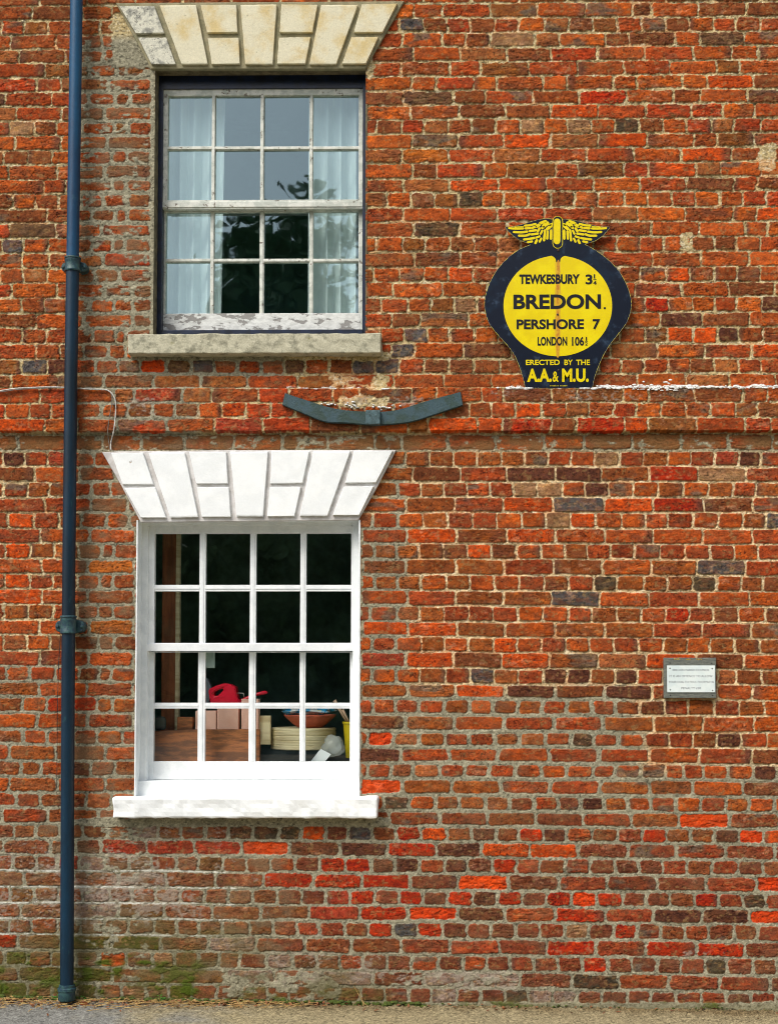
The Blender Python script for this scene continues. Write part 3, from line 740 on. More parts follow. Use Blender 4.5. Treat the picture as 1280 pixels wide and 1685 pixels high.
FL = [[(80, 62), (207, 60), (248, 185), (125, 185)], [(132, 200), (255, 198), (298, 318), (198, 318)], [(228, 60), (372, 58), (425, 315), (315, 318)],
      [(390, 58), (537, 57), (543, 182), (418, 183)], [(420, 197), (547, 197), (555, 315), (440, 315)], [(552, 57), (703, 55), (683, 313), (578, 313)],
      [(718, 55), (867, 55), (840, 180), (712, 182)], [(710, 196), (833, 195), (808, 312), (700, 313)], [(882, 55), (1030, 53), (938, 312), (830, 310)],
      [(1045, 53), (1198, 52), (1132, 178), (1010, 180)], [(1003, 195), (1122, 193), (1065, 308), (960, 308)]]
lintel(fl, [(44, 58), (100, 55), (540, 50), (1212, 49), (1140, 190), (1062, 328), (198, 337), (120, 190)], FL, [m_white_stone] * 11, m_white_joint, 'white painted keyed lintel')

# ------------------------------------------------------------------ windows
def pb(mb, x0, y0, x1, y1, yf, yb, r=.0015, seg=.5, amp=0, sc=20):
    a, c_ = P(x0, y0, yf), P(x1, y1, yf)
    mb.rbox((a.x, yf, c_.z), (c_.x, yb, a.z), r, seg, amp, sc)
def sash(win, x0, y0, x1, y1, cols, rows, yf, mat, matb, gm, dep=.035):
    mb = MB()
    pb(mb, x0, y0, cols[0][0], y1, yf, yf + dep); pb(mb, cols[-1][1], y0, x1, y1, yf, yf + dep)
    pb(mb, cols[0][0], y0, cols[-1][1], rows[0][0], yf + .001, yf + dep - .001)
    if matb is None: pb(mb, cols[0][0], rows[-1][1], cols[-1][1], y1, yf + .001, yf + dep - .001)
    for i in range(len(cols) - 1):
        pb(mb, cols[i][1], rows[0][0], cols[i + 1][0], rows[-1][1], yf + .004, yf + dep - .003)
        # narrow raised fillet down the middle of each glazing bar
        xm = (cols[i][1] + cols[i + 1][0]) / 2; pb(mb, xm - 1.5, rows[0][0], xm + 1.5, rows[-1][1], yf + .001, yf + .0038, .0008)
    for j in range(len(rows) - 1):
        for i in range(len(cols)):
            pb(mb, cols[i][0], rows[j][1], cols[i][1], rows[j + 1][0], yf + .004, yf + dep - .003)
            ym = (rows[j][1] + rows[j + 1][0]) / 2; pb(mb, cols[i][0], ym - 1.5, cols[i][1], ym + 1.5, yf + .001, yf + .0038, .0008)
    s = mb.build('sash', mat, win)
    if matb is not None:
        mb = MB(); pb(mb, cols[0][0] - 4, rows[-1][1], cols[-1][1] + 3, y1, yf - .001, yf + dep + .001, .002, .02, .0008, 50); mb.build('bottom_rail', matb, win)
    g = MB()
    for (a, c_) in cols:
        for (e, h) in rows:
            p0, p1 = P(a, h, yf + .02), P(c_, e, yf + .02); t1, t2 = random.uniform(-.001, .001), random.uniform(-.001, .001)
            g.add([(p0.x - .002, yf + .02 - t1 - t2, p0.z - .002), (p1.x + .002, yf + .02 + t1 - t2, p0.z - .002), (p1.x + .002, yf + .02 + t1 + t2, p1.z + .002), (p0.x - .002, yf + .02 - t1 + t2, p1.z + .002)], [(0, 1, 2, 3)])
    g.build('pane', gm, win)

# upper window: navy box frame, flaking cream-white sashes
mb = MB(); FY = .085
pb(mb, 259, 112, 265.8, 552, FY, .19); pb(mb, 597, 112, 606, 552, FY, .19); pb(mb, 265.8, 112, 597, 144.5, FY + .001, .189); pb(mb, 265.8, 543, 597, 556, FY - .012, .189, .002, .03, .001, 50)
win = mb.build('window', m_navy, house); win['label'] = 'navy framed sash window with flaking white sashes'
CU = [(275.5, 349.2), (353.6, 429), (434, 509.8), (514.8, 590.5)]
sash(win, 266.5, 146, 597.5, 343, CU, [(156, 241), (246, 329.5)], FY + .010, m_oldwhite, None, m_glass_up)
CLo = [(271.5, 346.8), (351.8, 427.8), (434, 509.2), (515.2, 590)]
sash(win, 264, 346, 597, 543, CLo, [(347.5, 425.8), (431.2, 516)], FY + .047, m_oldwhite, m_peel, m_glass_up)
mb = MB(); pb(mb, 210, 549.5, 627, 580.5, -.075, .09, .006, .02, .004, 22); mb.build('sill', m_sill, win)
mb = MB(); pb(mb, 262, 332, 599, 340, FY + .006, FY + .05, .003, .03, .0008, 40); mb.build('meeting_rail', m_oldwhite, win)
# reveals
def reveal(op, mats, d, t=.008, front=-.003, sides='LRT'):
    x0, x1, z0, z1 = op
    if 'L' in sides: MB().rbox((x0 - t, front, z0), (x0, d, z1), .002, .03, .0015, 30).build('reveal', mats[0], house)
    if 'R' in sides: MB().rbox((x1, front, z0), (x1 + t, d, z1), .002, .03, .0015, 30).build('reveal', mats[1], house)
    if 'T' in sides: MB().rbox((x0 - t, .0125, z1), (x1 + t, d, z1 + t), .002).build('reveal', mats[2], house)
reveal(OPEN[0], [m_reveal, m_reveal, m_reveal], .19, front=.001)
reveal(OPEN[1], [m_white] * 3, .19, front=-.004)

# lower window: white
mb = MB(); FY2 = .085
pb(mb, 230, 850, 240.5, 1309, FY2, .19); pb(mb, 581, 850, 592, 1309, FY2, .19); pb(mb, 240.5, 850, 581, 864, FY2 + .001, .189)
pb(mb, 226, 1285, 590, 1318, FY2 - .03, .189, .004, .03, .0015, 30)
win2 = mb.build('window', m_white, house); win2['label'] = 'white painted sash window'
C2 = [(253.5, 329), (338, 412), (421, 494.5), (503.5, 578)]
sash(win2, 241.5, 865, 583, 1071, C2, [(877.5, 962.5), (973, 1058)], FY2 + .016, m_white, None, m_glass_lo)
C3 = [(252, 326.5), (337, 410), (420, 493.5), (502, 576)]
sash(win2, 236, 1073, 584, 1283, C3, [(1073.5, 1156.5), (1166, 1253)], FY2 + .050, m_white, None, m_glass_lo)
mb = MB(); pb(mb, 241, 1059, 584, 1071.5, FY2 + .004, FY2 + .05, .003); mb.build('meeting_rail', m_white, win2)
mb = MB(); pb(mb, 185, 1312, 621, 1347, -.085, .08, .011, .02, .007, 14); mb.build('sill', m_white_stone, win2)

# rooms behind the glass
def room(op, d, mat, ext=1.0, zlo=None, zhi=None, deep=2.6):
    x0, x1, z0, z1 = op; m = MB(); a, b_ = x0 - ext, x1 + ext; lo, hi = z0 - .6 if zlo is None else zlo, z1 + .35 if zhi is None else zhi
    y0, y1 = d - .002, deep
    v = [(a, y0, lo), (b_, y0, lo), (b_, y0, hi), (a, y0, hi), (a, y1, lo), (b_, y1, lo), (b_, y1, hi), (a, y1, hi),
         (x0 - .008, y0, z0 - .008), (x1 + .008, y0, z0 - .008), (x1 + .008, y0, z1 + .008), (x0 - .008, y0, z1 + .008)]
    m.add(v, [(4, 5, 6, 7), (0, 1, 5, 4), (3, 7, 6, 2), (0, 4, 7, 3), (1, 2, 6, 5), (0, 1, 9, 8), (1, 2, 10, 9), (2, 3, 11, 10), (3, 0, 8, 11)])
    # sill board closing the bottom of the opening
    m.rbox((x0 - .008, .03, z0 - .03), (x1 + .008, d, z0 - .001), .001)
    m.build('interior', mat, house)
room(OPEN[0], .19, m_dark, deep=1.7)
room(OPEN[1], .19, m_dirt, zlo=.2, ext=.6, deep=1.9)

# ------------------------------------------------------------------ curtains in the upper room
def curtain(px0, px1, Yc, label, n=9, seed=1, flare=0):
    rn = random.Random(seed); a, b_ = P(px0, 100, Yc), P(px1, 100, Yc); zt, zb = OPEN[0][3] + .1, OPEN[0][2] - .02
    NX, NZ = 90, 24; v = []; f = []; ph = [rn.uniform(0, 6.28) for _ in range(4)]
    for j in range(NZ + 1):
        tz = j / NZ
        for i in range(NX + 1):
            u = i / NX; x = a.x + (b_.x - a.x) * u + (flare * (tz) ** 1.5 * (u if flare < 0 else 1 - u)) * .0
            x += flare * tz * u
            w_ = math.sin(u * n * 6.28 + ph[0] + .6 * math.sin(u * 7 + ph[1])) * .032 + math.sin(u * n * 13.1 + ph[2]) * .006
            v.append((x, Yc + w_ * (.7 + .3 * tz), zt + (zb - zt) * tz))
    for j in range(NZ):
        for i in range(NX): f.append((j * (NX + 1) + i, j * (NX + 1) + i + 1, (j + 1) * (NX + 1) + i + 1, (j + 1) * (NX + 1) + i))
    m = MB(); m.add(v, f); o = m.build('curtain', m_curt, None, sm=True)
    tag(o, label, 'curtain', 'curtains behind the upper window')
curtain(262, 373, .235, 'pale net curtain at the left side of the upper window', 4.5, 3, flare=-.015)
curtain(508, 604, .235, 'pale folded curtain at the right side of the upper window', 4.0, 11, flare=.0)

# ------------------------------------------------------------------ things standing inside the lower window
f5 = lambda x, y: (300 + x / 4.414, 1060 + y / 4.414)
def ibox(name, x0, y0, x1, y1, yf, dep, mat, label, cat, group=None, crop=True, r=.003, **k):
    a = P(*f5(x0, y0), yf) if crop else P(x0, y0, yf); c_ = P(*f5(x1, y1), yf) if crop else P(x1, y1, yf)
    m = MB(); m.rbox((a.x, yf, c_.z), (c_.x, yf + dep, a.z), r, **k); return tag(m.build(name, mat), label, cat, group)
m_wood = M('old_wood', L(190, 120, 70), .7, var=L(126, 82, 52), vscale=8, stretch=(1, 1, 5), grain=.15, bump=.4, extra=[(L(190, 160, 120), 60, .68, .72, 1.)])
m_pink = M('pink_card', L(246, 204, 184), .8, var=L(238, 190, 168), vscale=8, grain=.04)
m_cream = M('cream_wood', L(238, 228, 186), .6, var=L(214, 198, 150), vscale=5, stretch=(.4, 1, 6), grain=.08, bump=.3)
m_red = M('red_plastic', L(236, 24, 60), .35, coat=.2)
m_terra = M('terracotta', L(204, 104, 74), .75, var=L(180, 90, 66), vscale=20, grain=.1)
m_blue = M('blue_white_bag', L(60, 170, 220), .4, var=L(220, 228, 226), vscale=26, vlo=.47, vhi=.52, extra=[(L(214, 200, 40), 22, .62, .64, 3.)])
m_yel = M('yellow_plastic', L(220, 200, 30), .4)
m_stick = M('pale_stick', L(210, 180, 150), .7, grain=.1)
m_bag = M('clear_bag', L(216, 224, 218), .25)
m_bag.node_tree.nodes['Principled BSDF'].inputs['Alpha'].default_value = .42
m_paper = M('white_paper', L(226, 234, 234), .6)
m_gpaper = M('grey_paper', L(150, 168, 160), .7)
m_bench = M('dark_bench', L(90, 94, 84), .8, var=L(120, 112, 94), vscale=14, grain=.2)
m_post = M('dark_timber', L(170, 100, 60), .7, var=L(130, 78, 50), vscale=6, stretch=(5, 1, .6), grain=.15)
zb = P(400, 1250, .2).z - .02
YB = .20
a = P(226, 1258, YB); c_ = P(592, 1258, YB)
tag(MB().rbox((OPEN[1][0] - .2, YB, zb - .04), (OPEN[1][1] + .3, 1.1, zb), .004).build('workbench', m_bench), 'dark workbench just inside the lower window', 'bench')
for xx in (OPEN[1][0] - .15, OPEN[1][1] + .2):
    pass
tag(MB().prism([(P(235, 0, .24).x, P(235, 1205 - 1, .24).z - .0), (P(235, 0, .24).x, zb), (P(434, 0, .24).x, zb), (P(434, 0, .24).x, P(434, 1200, .24).z), (P(330, 0, .24).x, P(330, 1200.5, .24).z)], .275, .24, .003)
    .build('plank', m_wood), 'brown wooden plank on edge low behind the window glass', 'plank')
ibox('wooden_block', 292 , 1180, 317, 1202, .29, .06, m_wood, 'small orange wooden block behind the long plank', 'block', crop=False)
ibox('jar', 253, 1179, 272, 1202, .29, .05, M('jar_glass', L(92, 100, 96), .2), 'small grey jar at the left end behind the plank', 'jar', crop=False, r=.02)
ibox('card_box', 97, 484, 246, 640, .30, .07, m_pink, 'short pink box, leftmost of the pink boxes', 'box', 'pink boxes behind the plank')
ibox('card_box', 254, 440, 408, 640, .30, .07, m_pink, 'middle pink box, below the red watering can', 'box', 'pink boxes behind the plank')
ibox('card_box', 430, 398, 552, 640, .30, .07, m_pink, 'tallest pink box, rightmost of the pink boxes', 'box', 'pink boxes behind the plank')
ibox('cream_board', 560, 520, 640, 730, .33, .04, m_cream, 'upright cream board between the pink boxes and the round box', 'board')
ibox('grey_card', 160, 55, 238, 172, .16, .002, m_gpaper, 'pale paper note hanging in the window above the watering can', 'paper', r=.0005)
m = MB(); m.prism(pts2([(160, 240), (185, 250), (215, 320), (190, 440), (160, 440)], f5, .44), .47, .44, .002)
tag(m.build('leaning_sheet', M('grey_sheet', L(104, 120, 128), .5)), 'slanted blue grey sheet left of the red watering can', 'sheet')
post = ibox('timber_post', 268, 860, 290, 1256, .42, .03, m_post, 'brown timber post standing inside the left panes of the lower window', 'post', crop=False)
pe = MB(); a = P(290.5, 860, .41); c_ = P(293.5, 1256, .41); pe.rbox((a.x, .41, c_.z), (c_.x, .45, a.z), .001); pe.build('edge_strip', m_cream, post)
# red watering can: body with an open handle, tube spout with bar
can = thing('watering_can', P(*f5(300, 425), .40), 'red plastic watering can with triangular handle behind the window', 'watering can')
YW = .40
outer = pts2([(190, 340), (200, 322), (250, 300), (305, 284), (345, 290), (385, 312), (400, 390), (425, 425), (412, 470), (215, 470), (200, 400)], f5, YW)
hole = pts2([(222, 360), (240, 340), (300, 315), (298, 335), (262, 372), (228, 380)], f5, YW)
bm = bmesh.new()
def loop_(ps, y): vs_ = [bm.verts.new((x, y, z)) for x, z in ps]; return vs_
ov = loop_(outer, YW); hv_ = loop_(hole, YW)
es = [bm.edges.new((ov[i], ov[(i + 1) % len(ov)])) for i in range(len(ov))] + [bm.edges.new((hv_[i], hv_[(i + 1) % len(hv_)])) for i in range(len(hv_))]
bmesh.ops.triangle_fill(bm, edges=es, use_beauty=True)
r_ = bmesh.ops.extrude_face_region(bm, geom=list(bm.faces)); bmesh.ops.translate(bm, vec=(0, .09, 0), verts=[v for v in r_['geom'] if isinstance(v, bmesh.types.BMVert)])
bmesh.ops.recalc_face_normals(bm, faces=bm.faces)
bmesh.ops.bevel(bm, geom=[e for e in bm.edges if e.calc_face_angle(0) > .9], offset=.006, segments=3, affect='EDGES')
me = bpy.data.meshes.new('body'); bm.to_mesh(me); bm.free(); smooth(me); me.set_sharp_from_angle(angle=R(40)); link('body', me, can, m_red)
MB().tube([P(*f5(400, 430), .445), P(*f5(470, 395), .445), P(*f5(540, 365), .445), P(*f5(605, 350), .445), P(*f5(620, 352), .445)], [.014, .011, .009, .010, .004], 12).build('spout', m_red, can, sm=True)
MB().tube([P(*f5(398, 355), .445), P(*f5(445, 357), .445), P(*f5(452, 392), .445)], .003, 8).build('brace', M('pale_plastic', L(190, 190, 184), .5), can, sm=True)
# round wooden box with hoops
cc = P(*f5(880, 760), .45); rb = (P(*f5(1115, 600), .45).x - P(*f5(645, 600), .45).x) / 2; hb_ = P(*f5(880, 610), .45).z - P(*f5(880, 765), .45).z
pr = [(rb * .97, 0), (rb, .004)]
for k in range(4): z_ = hb_ * (k + 1) / 4.6; pr += [(rb, z_ - .004), (rb * .985, z_ - .001), (rb * .985, z_ + .001), (rb, z_ + .003)]
pr += [(rb, hb_ - .004), (rb * .97, hb_), (rb * .9, hb_ - .004)]
tag(MB().lathe(cc, pr, 48).build('round_box', m_cream, None, sm=True, auto=30), 'round cream wooden box standing on the workbench under the clay bowl', 'box')
# bowl and bag in it
bc = P(*f5(928, 603), .43); bh = P(*f5(928, 515), .43).z - bc.z; br = (P(*f5(1115, 520), .43).x - P(*f5(740, 520), .43).x) / 2
tag(MB().lathe(bc, [(br * .48, 0), (br * .7, bh * .35), (br * .9, bh * .75), (br, bh * .95), (br, bh * 1.05), (br * .95, bh), (br * .8, bh * .6), (br * .4, bh * .2)], 40).build('bowl', m_terra, None, sm=True),
    'shallow terracotta bowl resting on the round cream box', 'bowl')
def blob(c, rad, amp, sc, seed, nu=30, nv=18):
    v = []; f = []
    for j in range(nv + 1):
        t = math.pi * j / nv
        for i in range(nu):
            p = 2 * math.pi * i / nu; d = Vector((math.sin(t) * math.cos(p), math.sin(t) * math.sin(p), math.cos(t)))
            k = 1 + amp * mnoise.fractal(d * sc + Vector((seed, 0, 0)), .8, 2, 4); v.append((c[0] + d.x * rad[0] * k, c[1] + d.y * rad[1] * k, c[2] + d.z * rad[2] * k))
    for j in range(nv):
        for i in range(nu): f.append((j * nu + i, (j + 1) * nu + i, (j + 1) * nu + (i + 1) % nu, j * nu + (i + 1) % nu))
    m = MB(); m.add(v, f); return m
g_ = P(*f5(905, 480), .43); tag(blob(g_, (br * 1.0, br * .6, .028), .35, 2.5, 4).build('plastic_bag', m_blue, None, sm=True), 'blue and white printed bag lying in the clay bowl', 'bag')
# bucket and sticks
bk0, bk1 = P(*f5(1240, 830), .30), P(*f5(1240, 565), .30); rw = bk1.x - P(*f5(1160, 565), .30).x
bh_ = bk1.z - bk0.z
tag(MB().lathe((bk1.x, .36, bk0.z), [(rw * .72, 0), (rw * .98, bh_ - .012), (rw * 1.06, bh_ - .01), (rw * 1.06, bh_), (rw * .95, bh_), (rw * .9, bh_ - .02)], 32).build('bucket', m_yel, None, sm=True, auto=40), 'yellow plastic bucket at the right edge of the lower window', 'bucket')
for k, (q0, q1, rr_) in enumerate((((1105, 408), (1205, 580), .009), ((1165, 475), (1225, 590), .006))):
    tag(MB().tube([P(*f5(*q0), .36), P(*f5(*q1), .36)], [rr_, rr_ * .7], 10).build('stick', m_stick, None, sm=True), ('longer rounded pale stick leaning out of the yellow bucket', 'shorter pinkish stick right of the long one in the yellow bucket')[k], 'stick', 'sticks in the yellow bucket')
m = blob(P(*f5(1100, 740), .26), (.055, .03, .055), .28, 1.8, 9); tag(m.build('clear_bag', m_bag, None, sm=True), 'crumpled clear plastic bag in front of the round cream box', 'bag')
m = MB(); m.prism(pts2([(925, 860), (1005, 760), (1080, 800), (1030, 860)], f5, .20), .202, .20, 0); tag(m.build('paper_sheet', m_paper), 'white folded paper leaning at the lowest right pane', 'paper')

# ------------------------------------------------------------------ drainpipe
dp = thing('drainpipe', P(110.5, 1640, -.075), 'tall dark blue drainpipe running down the brick wall', 'drainpipe')
def pc(py):
    xx = np.interp(py, [0, 425, 600, 960, 1300, 1625], [126.5, 120.3, 117.6, 113.6, 111.8, 110.6]); return P(xx, py, -.075)
m_pipe_up = M('skylit_faded_pipe_paint', L(14, 74, 110), .42, spec=.4, var=L(12, 52, 84), vscale=5, vlo=.35, vhi=.65, bump=.25, bscale=45, grain=.12, gscale=90, stretch=(1, 1, .35), extra=[(L(110, 116, 108), 240, .72, .76, 7.7), (L(60, 100, 110), 16, .58, .72, 3.)])  # sky reflection and paint fade both put into this lighter blue
def tubeseg(a, b_, r, name='pipe', mt=None):
    n = 14; MB().tube([pc(a + (b_ - a) * i / n) for i in range(n + 1)], r, 32).build(name, mt or m_pipe, dp, sm=True, auto=50)
MP = MPP * (D - .075) / D
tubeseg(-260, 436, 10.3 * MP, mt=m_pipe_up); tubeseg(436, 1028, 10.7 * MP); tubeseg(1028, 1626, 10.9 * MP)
for (py, hgt, ex) in ((436, 22, 21.5), (1029, 27, 24.5)):
    c_ = pc(py); h_ = hgt * MP; R0 = 10.8 * MP
    prof = [(R0, -h_ * .5), (R0 * 1.22, -h_ * .5), (R0 * 1.26, -h_ * .40), (R0 * 1.18, -h_ * .33), (R0 * 1.16, h_ * .22), (R0 * 1.24, h_ * .30), (R0 * 1.24, h_ * .36), (R0 * 1.14, h_ * .38), (R0 * 1.14, h_ * .44), (R0 * 1.26, h_ * .48), (R0 * 1.24, h_ * .58), (R0, h_ * .60)]
    col_ = MB().lathe(c_, prof, 32).build('bracket', m_pipe2, dp, sm=True, auto=40)
    for sx in (-1, 1):
        e = MB(); x0 = c_.x + sx * R0 * .9; x1 = c_.x + sx * ex * MP; zc = c_.z - h_ * .05
        pts = [(x0, zc - h_ * .42)] + [(x1 - sx * h_ * .3 + sx * h_ * .3 * math.cos(t), zc + h_ * .36 * math.sin(t)) for t in np.linspace(-math.pi / 2, math.pi / 2, 9)] + [(x0, zc + h_ * .42)]
        e.prism(pts, -.002, -.052, .004); e.build('lug', m_pipe2, col_)
        MB().lathe((c_.x + sx * (ex * .82) * MP, -.052, zc), [(.009, 0), (.009, .006), (.005, .009)], 8, 'y').build('bolt', m_pipe2, col_, sm=False)
c_ = pc(1634); R0 = 10.9 * MP
MB().lathe(c_, [(R0, -.028), (R0 * 1.15, -.036), (R0 * 1.28, -.030), (R0 * 1.24, .008), (R0 * 1.36, .012), (R0 * 1.36, .024), (R0 * 1.18, .028), (R0 * 1.16, .040), (R0, .042)], 32).build('socket', m_pipe2, dp, sm=True, auto=40)

# ------------------------------------------------------------------ lettering
def text_mesh(txt, x0, x1, z0, z1, y, mb, bold=.03, th=.0006):
    cu = bpy.data.curves.new('t', 'FONT'); cu.body = txt; cu.size = 1; cu.offset = bold; cu.extrude = .01; cu.resolution_u = 5
    o = bpy.data.objects.new('t', cu); col.objects.link(o); dg = bpy.context.evaluated_depsgraph_get(); me = bpy.data.meshes.new_from_object(o.evaluated_get(dg))
    bpy.data.objects.remove(o)
    v = [Vector(q_.co) for q_ in me.vertices]; ax0, ax1 = min(p.x for p in v), max(p.x for p in v); ay0, ay1 = min(p.y for p in v), max(p.y for p in v)
    vv = [(x0 + (p.x - ax0) / (ax1 - ax0) * (x1 - x0), y - (th if p.z > 0 else 0), z0 + (p.y - ay0) / (ay1 - ay0) * (z1 - z0)) for p in v]
    mb.add(vv, [tuple(p.vertices) for p in me.polygons]); bpy.data.curves.remove(cu); bpy.data.meshes.remove(me)
def txt(mp, s, f, a, b_, t, u, y, **k):
    mb = MB(); p, q_ = P(*f(a, u), y), P(*f(b_, t), y); text_mesh(s, p.x, q_.x, p.z, q_.z, y, mb, **k); return mb.build('lettering', mp[0], mp[1])

# ------------------------------------------------------------------ round enamel road sign
fs = lambda x, y: (780 + x / 4.571, 340 + y / 4.571)
SY = -.034
sign = thing('road_sign', P(918, 640, SY), 'round yellow and navy enamel village sign topped with yellow wings', 'sign')
def sub(ps, n=4, closed=True):      # Catmull-Rom through the outline
    out = []; N_ = len(ps)
    for i in range(N_ if closed else N_ - 1):
        g = lambda k: Vector(ps[k % N_]) if closed else Vector(ps[min(max(k, 0), N_ - 1)])
        p0, p1, p2, p3 = g(i - 1), g(i), g(i + 1), g(i + 2)
        for k in range(n):
            t = k / n; out.append(tuple(.5 * ((2 * p1) + (-p0 + p2) * t + (2 * p0 - 5 * p1 + 4 * p2 - p3) * t * t + (-p0 + 3 * p1 - 3 * p2 + p3) * t ** 3)))
    if not closed: out.append(ps[-1])
    return out
rightS = sub([(830, 284), (900, 322), (1000, 395), (1090, 490), (1150, 600), (1178, 700), (1176, 780), (1145, 870), (1085, 955), (1018, 1040), (965, 1130), (925, 1225), (900, 1300), (888, 1368)], 4, False)
leftS = sub([(383, 1366), (368, 1290), (340, 1205), (302, 1115), (245, 1038), (170, 955), (112, 875), (82, 780), (80, 700), (105, 605), (150, 510), (215, 425), (300, 348), (372, 308), (425, 288)], 4, False)
wl = [(395, 272), (345, 255), (290, 218), (250, 180), (233, 153)]
wtl = sub([(233, 153), (300, 150), (400, 122), (500, 95), (560, 92), (590, 96)], 3, False)
wtr = sub([(664, 96), (700, 96), (760, 105), (850, 130), (950, 153), (1018, 152)], 3, False)
outline = rightS + leftS + wl + wtl[1:] + [(594, 92), (606, 80), (626, 73), (646, 80), (658, 92)] + wtr + [(1015, 165), (965, 222), (910, 258), (868, 272)]
def flat(name, pts, yb, yf, mat, parent, f=fs, bev=0):
    """arbitrary (concave) outline filled and given thickness"""
    pp = pts2(pts, f, yf); bm = bmesh.new(); vs_ = [bm.verts.new((x, yf, z)) for x, z in pp]
    es = [bm.edges.new((vs_[i], vs_[(i + 1) % len(vs_)])) for i in range(len(vs_))]
    bmesh.ops.triangle_fill(bm, edges=es, use_beauty=True)
    r_ = bmesh.ops.extrude_face_region(bm, geom=list(bm.faces)); bmesh.ops.translate(bm, vec=(0, yb - yf, 0), verts=[v for v in r_['geom'] if isinstance(v, bmesh.types.BMVert)])
    bmesh.ops.recalc_face_normals(bm, faces=bm.faces); me = bpy.data.meshes.new(name); bm.to_mesh(me); bm.free(); return link(name, me, parent, mat)
flat('plate', outline, SY + .005, SY, m_enamel, sign)
# pale chipped rim
rim = MB(); seq = outline + [outline[0]]
pr_ = [P(*fs(*p), SY + .001) for p in seq]; rim.tube(pr_, .0016, 6, False); rim.build('rim', m_chip, sign, sm=True)
# yellow disc with the notch between two lobes
cx_, cy_, rx_, ry_ = 628, 747, 408, 378
disc = []
for k in range(101):
    t = R(-90 + 10.5) + (2 * math.pi - R(21)) * k / 100; disc.append((cx_ + rx_ * math.cos(t), cy_ + ry_ * math.sin(t)))
lob = [(600, 380), (612, 395), (615, 419), (645, 419), (648, 395), (660, 380), (680, 370)]
flat('disc', disc[:-1] + [disc[-1]] + [(580, 369)] + lob, SY, SY - .0008, m_yellow, sign)
# rust streak down the disc
streak = [(622, 420), (640, 420), (638, 600), (634, 800), (642, 830), (640, 960), (632, 1122), (624, 1122), (616, 960), (616, 830), (622, 800), (618, 600)]
wide = [(606, 430), (622, 421), (640, 421), (650, 440), (646, 560), (654, 700), (646, 800), (656, 880), (646, 1000), (640, 1122), (616, 1122), (608, 1000), (600, 880), (612, 800), (604, 700), (612, 560)]
flat('rust_stain', sub(wide, 3), SY - .0008, SY - .0011, M('rust_tint', L(214, 178, 4), .3, var=L(204, 156, 8), vscale=22, vlo=.4, vhi=.6), sign)
flat('rust_stain', sub(streak, 3), SY - .0009, SY - .0014, m_rust, sign)
# wings
Yw = SY; wings = [MB(), MB()]
def stroke(p, wd, y=None, n=8):
    p = sub(p, 4, False) if len(p) > 2 else p
    Lft, Rgt = [], []; pts = [Vector(q_) for q_ in p]
    for i, q_ in enumerate(pts):
        d = (pts[min(i + 1, len(pts) - 1)] - pts[max(i - 1, 0)]).normalized(); nn = Vector((-d.y, d.x)) * wd / 2
        Lft.append(q_ + nn); Rgt.append(q_ - nn)
    d0 = (pts[0] - pts[1]).normalized(); d1 = (pts[-1] - pts[-2]).normalized()
    def capp(c, d):
        n0 = Vector((-d.y, d.x)); return [c + (n0 * math.cos(t) + d * math.sin(t)) * wd / 2 for t in np.linspace(0, math.pi, 6)]
    ring = Lft + [q_ for q_ in capp(pts[-1], d1)][1:-1] + Rgt[::-1] + capp(pts[0], d0)[1:-1]
    return [tuple(q_) for q_ in ring]
fw = lambda x, y: (825 + x / 6.919, 350 + y / 6.919)
WL = [([(85, 176), (160, 182), (245, 180)], 22), ([(140, 220), (220, 224), (290, 216)], 24), ([(198, 262), (270, 262), (318, 246)], 24), ([(256, 305), (320, 298), (372, 288)], 24),
      ([(300, 335), (345, 328)], 22), ([(275, 178), (330, 174)], 26), ([(318, 210), (388, 200)], 24), ([(340, 248), (412, 238)], 24), ([(390, 285), (432, 270)], 22),
      ([(265, 148), (330, 142), (385, 128)], 22), ([(352, 172), (385, 160)], 24), ([(400, 155), (428, 140)], 34), ([(412, 210), (430, 180)], 26), ([(445, 240), (462, 205)], 22),
      ([(385, 345), (400, 315)], 26), ([(432, 330), (450, 295)], 22), ([(482, 315), (494, 200)], 24), ([(518, 295), (524, 215)], 24), ([(560, 295), (562, 205)], 26),
      ([(440, 120), (500, 98)], 30), ([(480, 150), (520, 120)], 40), ([(520, 185), (560, 150)], 34), ([(545, 140), (575, 128)], 24), ([(460, 175), (480, 165)], 24), ([(150, 165), (245, 160)], 10)]
for p, wd in WL:
    for mir in (0, 1):
        pp = [((1272 - x) if mir else x, y) for x, y in p]
        g2 = pts2(stroke(pp, wd * 1.06), fw, Yw); wings[mir].prism(g2, Yw, Yw - .0010, 0)
for g2 in wings: g2.build('wing', m_yellow, sign)
flat('wheel_outline', stroke([(638, 95), (638, 350)], 118), SY, SY - .0014, m_yellow, sign, fw)
flat('wheel_surround', stroke([(638, 92), (638, 350)], 104), SY - .0012, SY - .0020, m_enamel, sign, fw)  # navy enamel band between the wheel and its yellow outline
flat('wheel', stroke([(632, 103), (630, 322)], 76), SY - .0018, SY - .0028, m_yellow, sign, fw)
LT = (m_black, sign); yL = SY - .0014
txt(LT, 'TEWKESBURY', fs, 338, 792, 508, 583, yL, bold=.042)
txt(LT, '3', fs, 836, 888, 510, 585, yL, bold=.03)
txt(LT, '1', fs, 898, 908, 508, 540, yL, bold=.02); txt(LT, '4', fs, 893, 919, 558, 588, yL, bold=.02)
p_, q_ = P(*fs(893, 550), yL), P(*fs(918, 546), yL); MB().rbox((p_.x, yL - .0006, p_.z), (q_.x, yL, q_.z), .0001).build('fraction_bar', m_black, sign)
txt(LT, 'BREDON', fs, 294, 952, 658, 772, yL, bold=.034)
